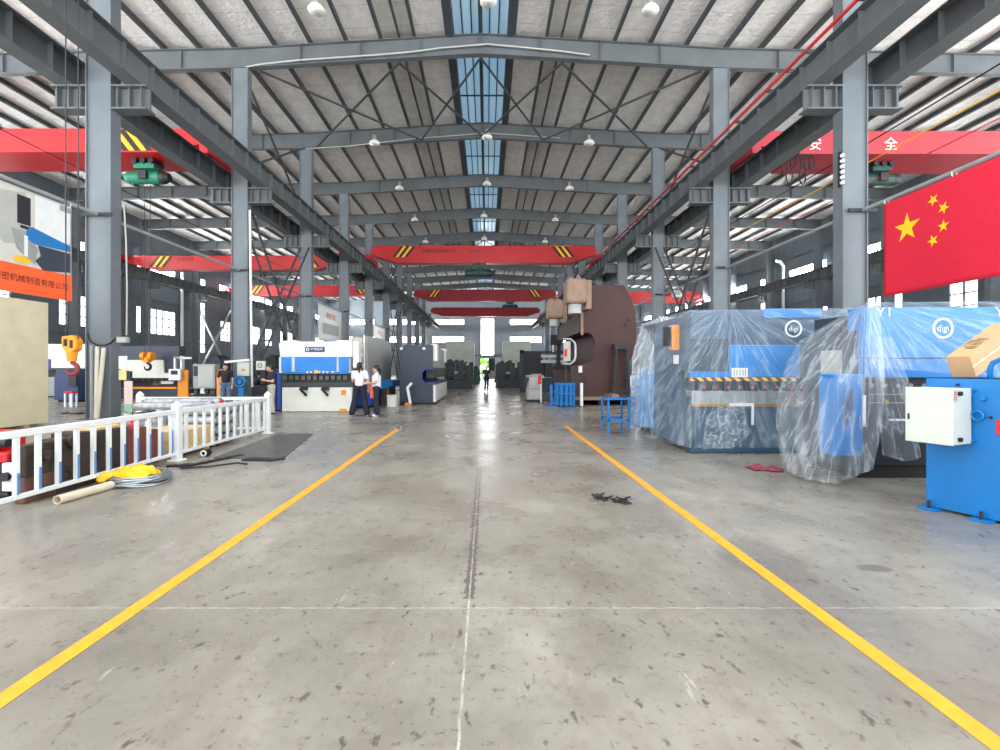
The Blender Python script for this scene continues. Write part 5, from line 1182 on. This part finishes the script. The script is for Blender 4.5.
r = thing('junction_box', 'small white meter box right of the second left column', 'box', (X(260, 21.9), 21.95, Z(370, 21.9))); FB(256, 265, 361, 370, 21.9, .12).build('casing', jct_m, r, .012); ring((X(260, 21.9), 21.89, Z(365.5, 21.9)), .09, .015).build('dial', dark_m, r)
B().bx(X(252.5, 21.9), X(256, 21.9), 21.95, 22.0, Z(367, 21.9), Z(364, 21.9)).build('mounting_arm', dark_m, r)
tag(B().cyl((X(251.8, 21.9), 21.93, Z(387, 21.9)), (X(249.5, 21.9), 21.93, Z(210, 21.9)), .05, n=10).build('white_conduit', white_m), 'white vertical conduit pipe up the second left column', 'conduit')
tag(B().bar((X(225, 21.7), 21.7, Z(362, 21.7)), (X(249, 21.7), 21.75, Z(360, 21.7)), .1).build('lamp_tube', white_m), 'white horizontal tube bracket reaching from the second left column', 'bracket')

# fittings on the first left column
y = 13.9
r = thing('floodlight', 'grey floodlight on a drooping black cable on the first left column', 'floodlight', (X(125, y), y, Z(343, y)))
B().bx(X(119, y), X(130, y), y-.12, y+.02, Z(343, y), Z(337, y)).build('housing', grey_m, r, .02); B().bx(X(120, y), X(129, y), y-.13, y-.12, Z(342.5, y), Z(337.8, y)).build('lens', lgrey_m, r)
B().bar((X(124, y), y, Z(337, y)), (X(122, y), y+.1, Z(333, y)), .03).build('bracket', dark_m, r)
tag(B().tube([(X(px, y), y+.02, Z(py, y)) for px, py in ((87, 333), (88, 338), (91, 342), (97, 345), (104, 345.5), (110, 343), (115, 338.5), (119, 337.5))], .025, 6).build('lamp_cable', black_m, smooth=True), 'black cable drooping across the first left column to the floodlight', 'cable')
tag(FB(118.5, 127, 356, 369, 13.93, .015).build('paper_notice', white_m), 'white paper notice on the first left column', 'notice')
r = thing('switch_box', 'yellow and blue-grey switch box on the first left column', 'box', (X(124, 13.9), 13.9, Z(380, 13.9))); FB(118.5, 126, 370, 380, 13.83, .12).build('yellow_casing', mat('pale_yellow', (226, 220, 150), .5), r, .01); FB(126, 130, 371, 379.5, 13.85, .1).build('grey_socket', slate_m, r, .01)
r = thing('notice_stand', 'pink and green notice board standing beside the first left column', 'notice board', (X(128, 13.7), 13.7, 0))
FB(124, 132, 381, 404, 13.7, .03).build('board', pink_m, r); FB(124, 132, 404, 412, 13.69, .04).build('green_panel', mint_m, r)
for px in (125, 131): B().bx(X(px, 13.7)-.02, X(px, 13.7)+.02, 13.72, 13.76, 0, Z(412, 13.7)+.1).build('leg', dark_m, r)
for (a, b, lb_) in (((96.5, 347), (97.5, 419), 'left'), ((103, 348), (98.5, 421), 'right')):
    tag(B().cyl((X(b[0], 13.7), 13.65, .06), (X(a[0], 13.9), 13.93, Z(a[1], 13.9)), .055, n=12).build('leaning_tube', mat('cream_tube', (206, 200, 182), .6)), 'long cream tube leaning on the first left column, %s of two' % lb_, 'tube', 'leaning cream tubes')
tag(B().cyl((X(92, 13.9), 13.9, .02), (X(91.5, 13.9), 13.9, Z(345, 13.9)), .045, n=10).build('drain_pipe', grey_m), 'grey pipe standing along the left edge of the first left column', 'pipe')
tag(B().tube([(X(126.5, 14.3), 14.3, Z(335, 14.3)), (X(127, 14.3), 14.3, Z(290, 14.3)), (X(126, 14.3), 14.3, Z(240, 14.3)), (X(124, 14.3), 14.3, Z(205, 14.3))], .022, 8).build('white_conduit', lgrey_m), 'white conduit up the right edge of the first left column', 'conduit')

# ---------------------------------------------------------------- far end: crates and dark machines
def far_crate(label, px0, px1, py0, y, d, m_):
    r = thing('board_crate', label, 'crate', (X((px0+px1)/2, y), y+d/2, 0), 'tall crates near the far wall')
    x0, x1, zt = X(px0, y), X(px1, y), Z(py0, y); B().bx(x0, x1, y, y+d, .15, zt).build('boards', m_, r, .03)
    for i in range(4): x = x0+(x1-x0)*(i+.5)/4; B().bx(x-.12, x+.12, y-.06, y, .15, zt).build('batten', m_, r)
    for i in range(3): x = x0+(x1-x0)*(i+.5)/3; B().bx(x-.15, x+.15, y, y+d, 0, .15).build('skid', wood_m, r)
far_crate('tall grey-green boarded crate left of the far doorway', 445, 474, 341, 62, 4, mat('grey_green_boards', (196, 202, 192), .7, 0, .1, 1))
far_crate('tall grey-green boarded crate right of the far doorway', 503, 531, 341, 62, 4, mat('grey_green_boards', (134, 140, 132)))
far_crate('pale boarded crate behind the slate press', 426, 446, 345, 66, 3, lgrey_m)
def lathe_machine(label, px, y, s, m_, w=1):
    x = X(px, y); r = thing('machine_tool', label, 'machine', (x, y, 0), 'dark machines near the far end')
    B().prism([(x-.9*s, 0), (x+.9*s, 0), (x+.8*s, .55*s), (x-.8*s, .6*s)], 'y', y, y+1.6*s).build('bed', m_, r, .03)
    B().prism([(x-.8*s, .6*s), (x-.2*s, .6*s), (x-.15*s, 1.5*s), (x-.4*s, 1.9*s), (x-.8*s, 1.7*s)], 'y', y+.3*s, y+1.3*s).build('headstock', m_, r, .05)
    B().bx(x-.2*s, x+.6*s, y+.3*s, y+.9*s, .95*s, 1.1*s).build('carriage', grey_m, r, .02); B().bx(x+.45*s, x+.75*s, y+.2*s, y+.8*s, .55*s, 1.4*s).build('tailstock', m_, r, .03)
    if w: ring((x-.3*s, y-.02, 1.25*s), .45*s, .06*s).build('handwheel', rod_m, r); B().cyl((x-.3*s, y-.06, 1.25*s), (x-.3*s, y+.3*s, 1.25*s), .1*s, n=10).build('wheel_hub', dark_m, r)
    B().bx(x+.1*s, x+.4*s, y-.1*s, y+.1*s, .6*s, 1.7*s).build('control_post', dark_m, r, .02)
for i, (px, y, s, m_, lb_) in enumerate(((457, 34, 1.15, dark_m, 'dark machine with a large handwheel just beyond the slate press'), (468, 44, 1.2, greend_m, 'dark green machine beyond the handwheel machine, left of the aisle'),
        (462, 52, 1.3, slate_m, 'slate machine tool before the left far crate'), (473, 56, 1.0, dark_m, 'small dark machine nearest the left side of the far doorway'), (509, 36, 1.1, dark_m, 'dark machine right of the aisle before the gantry machine'),
        (504, 50, 1.1, slate_m, 'slate machine right of the aisle, before the right far crate'), (516, 44, 1.2, dark_m, 'dark machine behind the gantry machine'))):
    lathe_machine(lb_, px, y, s, m_, i in (0, 2, 5))
for px, y, s, m_, lb_, w in ((259, 26, 1.0, dark_m, 'dark machine standing behind the man in navy', 1), (221, 31, 1.25, slate_m, 'slate machine behind the man in black, by the left window wall', 0),
        (163, 35, 1.2, dark_m, 'dark machine behind the far orange-guarded press', 0), (277, 34, 1.3, dark_m, 'dark machine hidden mostly behind the blue stand', 0)):
    lathe_machine(lb_, px, y, s, m_, w)
r = thing('box_stack', 'low pale stack of boxes across the far end before the doorway', 'boxes', (X(495, 70), 70, 0)); B().bx(X(487.5, 70), X(501, 70), 70, 71, 0, 1.1).build('lower_box', lgrey_m, r, .03); B().bx(X(495, 70), X(501, 70), 70.1, 70.9, 1.1, 3.0).build('upper_box', white_m, r, .03)
r = thing('pallet_boxes', 'low tan boxes on the floor left of the far end of the aisle', 'boxes', (X(474, 48), 48, 0)); B().bx(X(462, 48), X(478, 48), 48, 48.8, .12, .8).build('boxes', tan_m, r, .03); B().bx(X(461.5, 48), X(478.5, 48), 47.95, 48.85, 0, .12).build('pallet', wood_m, r)

# ---------------------------------------------------------------- people
def person(label, loc, yaw, hgt, J, shirt, trousers, hair, sleeves='short', legs='long', extra=None, wide=0):
    """one continuous skinned body with clothes, hair and shoes; faces -y before turning"""
    k = hgt/1.70; r = thing('person', label, 'person', (0, 0, 0), 'people in the workshop')
    D = dict(hipL=(-.095, 0, .92), hipR=(.095, 0, .92), kneeL=(-.11, -.02, .49), kneeR=(.11, -.02, .49), ankL=(-.12, .02, .08), ankR=(.12, .02, .08),
             shL=(-.185, .01, 1.39), shR=(.185, .01, 1.39), elL=(-.24, .03, 1.12), elR=(.24, .03, 1.12), wrL=(-.24, -.06, .88), wrR=(.24, -.06, .88), head=(0, -.015, 1.575), chest=(0, 0, 1.28), pel=(0, 0, .96), neck=(0, .01, 1.44))
    D.update(J); P = {a: Vector(b)*k for a, b in D.items()}
    def limb(m, a, b, ra, rb): m.cyl(a, b, ra*k, rb*k, 12); m.sph(a, ra*k, 12, 8); m.sph(b, rb*k, 12, 8)
    body = B()
    body.sph(P['head'], .098*k, 16, 12, (.82, .98, 1.22)); limb(body, P['neck']-Vector((0, 0, .02)), P['head']-Vector((0, -.01, .05))*k, .052, .05)
    fd = Vector((0, -1, 0)); hd = P['head']
    body.sph(hd+Vector((0, -.105, -.005))*k, .016*k, 8, 6, (.9, 1.2, 1.6)); body.sph(hd+Vector((0, -.075, -.085))*k, .03*k, 8, 6)
    for s in (-1, 1): body.sph(hd+Vector((s*.083, .005, 0))*k, .024*k, 8, 6, (.4, .8, 1.2))
    limb(body, P['pel'], P['chest'], .12, .13); limb(body, P['chest'], P['neck'], .12, .055)
    for s in 'LR':
        limb(body, P['chest']+Vector((0, 0, .08))*k, P['sh'+s], .08, .058); limb(body, P['sh'+s], P['el'+s], .05, .04); limb(body, P['el'+s], P['wr'+s], .039, .028)
        limb(body, P['pel'], P['hip'+s], .1, .09); limb(body, P['hip'+s], P['knee'+s], .082, .055); limb(body, P['knee'+s], P['ank'+s], .054, .038)
        w, e = P['wr'+s], P['el'+s]; d = (w-e).normalized(); sd = d.cross(Vector((0, 1, 0))); sd = sd.normalized() if sd.length > .2 else Vector((1, 0, 0)); nn = d.cross(sd)
        limb(body, w, w+d*.075*k, .027, .034)
        for i in range(4):
            o = sd*(i-1.5)*.021*k; ln = (.062, .078, .072, .056)[i]*k
            limb(body, w+d*.085*k+o, w+d*(.085*k+ln*.55)+o+nn*.006*k, .0098, .009); limb(body, w+d*(.085*k+ln*.55)+o+nn*.006*k, w+d*(.085*k+ln)+o+nn*.022*k, .009, .0082)
        sg = 1 if s == 'L' else -1; limb(body, w+d*.03*k+sd*sg*.028*k, w+d*.085*k+sd*sg*.058*k+nn*.015*k, .011, .009)
    body.build('body', skin_m, r, remesh=.0085)
    c = B(); limb(c, P['pel']+Vector((0, 0, .04)), P['chest'], .14, .15); limb(c, P['chest'], P['neck']-Vector((0, 0, .05)), .14, .068)
    for s in 'LR':
        limb(c, P['chest']+Vector((0, 0, .07))*k, P['sh'+s], .1, .072); el = P['sh'+s].lerp(P['el'+s], .62 if sleeves == 'short' else 1); limb(c, P['sh'+s], el, .066, .06)
        if sleeves == 'long': limb(c, el, P['el'+s].lerp(P['wr'+s], .9), .056, .042)
    c.build('shirt', shirt, r, remesh=.014)
    c = B(); limb(c, P['pel'], P['pel']+Vector((0, 0, .06)), .137, .133)
    for s in 'LR':
        limb(c, P['pel'], P['hip'+s], .12, .11); kn = P['knee'+s]; limb(c, P['hip'+s], kn, .104, .078)
        if legs == 'long': limb(c, kn, P['ank'+s]+Vector((0, 0, .02+.03*wide)), .076+.014*wide, .066+.034*wide)
    c.build('trousers', trousers, r, remesh=.014)
    for s in 'LR':
        a = P['ank'+s]; m = B(); m.sph((a.x, a.y-.06*k, .045*k), .05*k, 12, 8, (.9, 2.3, .85)); m.sph((a.x, a.y+.01, .07*k), .046*k, 10, 8); m.build('shoe', white_m if hair == 'tail' else black_m, r, remesh=.01)
    m = B(); m.sph(hd+Vector((0, .022, .028))*k, .108*k, 16, 12, (.86, .95, 1.1))
    m.sph(hd+Vector((0, -.04, .075))*k, .065*k, 12, 8, (1.15, .9, .6))
    if hair in ('tail', 'tail_down'):
        limb(m, hd+Vector((0, .1, .02))*k, hd+Vector((0, .14, -.03))*k, .036, .04); limb(m, hd+Vector((0, .14, -.03))*k, hd+Vector((0, .125, -.22))*k, .042, .018)
    m.build('hair', hair_m, r, remesh=.011)
    m = B()
    for s in (-1, 1): m.sph(hd+Vector((s*.034, -.088, .012))*k, .011*k, 8, 6)
    m.build('eyes', black_m, r); B().sph(hd+Vector((0, -.094, -.055))*k, .018*k, 8, 6, (1.2, .4, .35)).build('mouth', mat('lips', (160, 84, 78), .5), r)
    if extra: extra(r, P, k)
    r.location = loc; r.rotation_euler.z = yaw
    return r
person('woman in a white shirt and wide black trousers with a ponytail, seen from behind', (X(359.5, 14.8), 14.8, 0), math.pi+.15, 1.66,
       dict(kneeL=(-.16, 0, .49), kneeR=(.16, 0, .49), ankL=(-.23, .02, .08), ankR=(.23, .02, .08), elL=(-.27, 0, 1.12), elR=(.22, -.1, 1.12), wrL=(-.27, -.08, .88), wrR=(.1, -.26, 1.2)), shirtw_m, trou_m, 'tail', wide=1)
pw = person('woman in a white shirt turned to her left, dark ponytail, black trousers and white shoes', (X(376.5, 14.85), 14.85, 0), -1.35, 1.58,
       dict(elL=(-.22, -.02, 1.13), wrL=(-.15, -.24, 1.1), elR=(.22, -.02, 1.13), wrR=(.16, -.24, 1.12)), shirtw_m, trou_m, 'tail', wide=1)
tag(B().bx(X(370.6, 15), X(374.2, 15), 14.92, 14.98, Z(398, 15), Z(382, 15)).build('folder', mat('salmon_card', (236, 120, 96), .6), None, .01), 'salmon-orange folder held by the woman turned sideways', 'folder')
person('man in a dark navy T-shirt looking down at a phone beside the blue frame', (X(271.5, 15.6), 15.6, 0), -.9, 1.64,
       dict(head=(0, -.06, 1.555), elL=(-.25, -.02, 1.1), wrL=(-.1, -.2, 1.14), elR=(.25, -.02, 1.1), wrR=(.1, -.2, 1.14)), shirtn_m, khaki_m, 'short')
px_, py_ = X(271.5, 15.6), 15.6
ca, sa = math.cos(-.9), math.sin(-.9); hx, hy = .0, -.32
tag(B().bx(px_+hx*ca-hy*sa-.035, px_+hx*ca-hy*sa+.035, py_+hx*sa+hy*ca-.01, py_+hx*sa+hy*ca+.01, 1.05, 1.2).build('phone', black_m, None, .004), 'dark phone in the hands of the man in navy', 'phone')
person('man in a black T-shirt and blue jeans standing behind the cross railing', (X(225.5, 17.6), 17.6, 0), .5, 1.66, dict(elL=(-.26, 0, 1.12), wrL=(-.2, -.14, .9), wrR=(.22, -.1, .88)), shirtb_m, jean_m, 'short')
person('distant person in dark clothes walking up the middle of the aisle', (X(486.5, 31), 31, 0), 0.2, 1.62, dict(kneeL=(-.1, -.1, .49), ankL=(-.1, .05, .1), kneeR=(.1, .03, .49), ankR=(.1, .12, .09)), shirtb_m, trou_m, 'short')
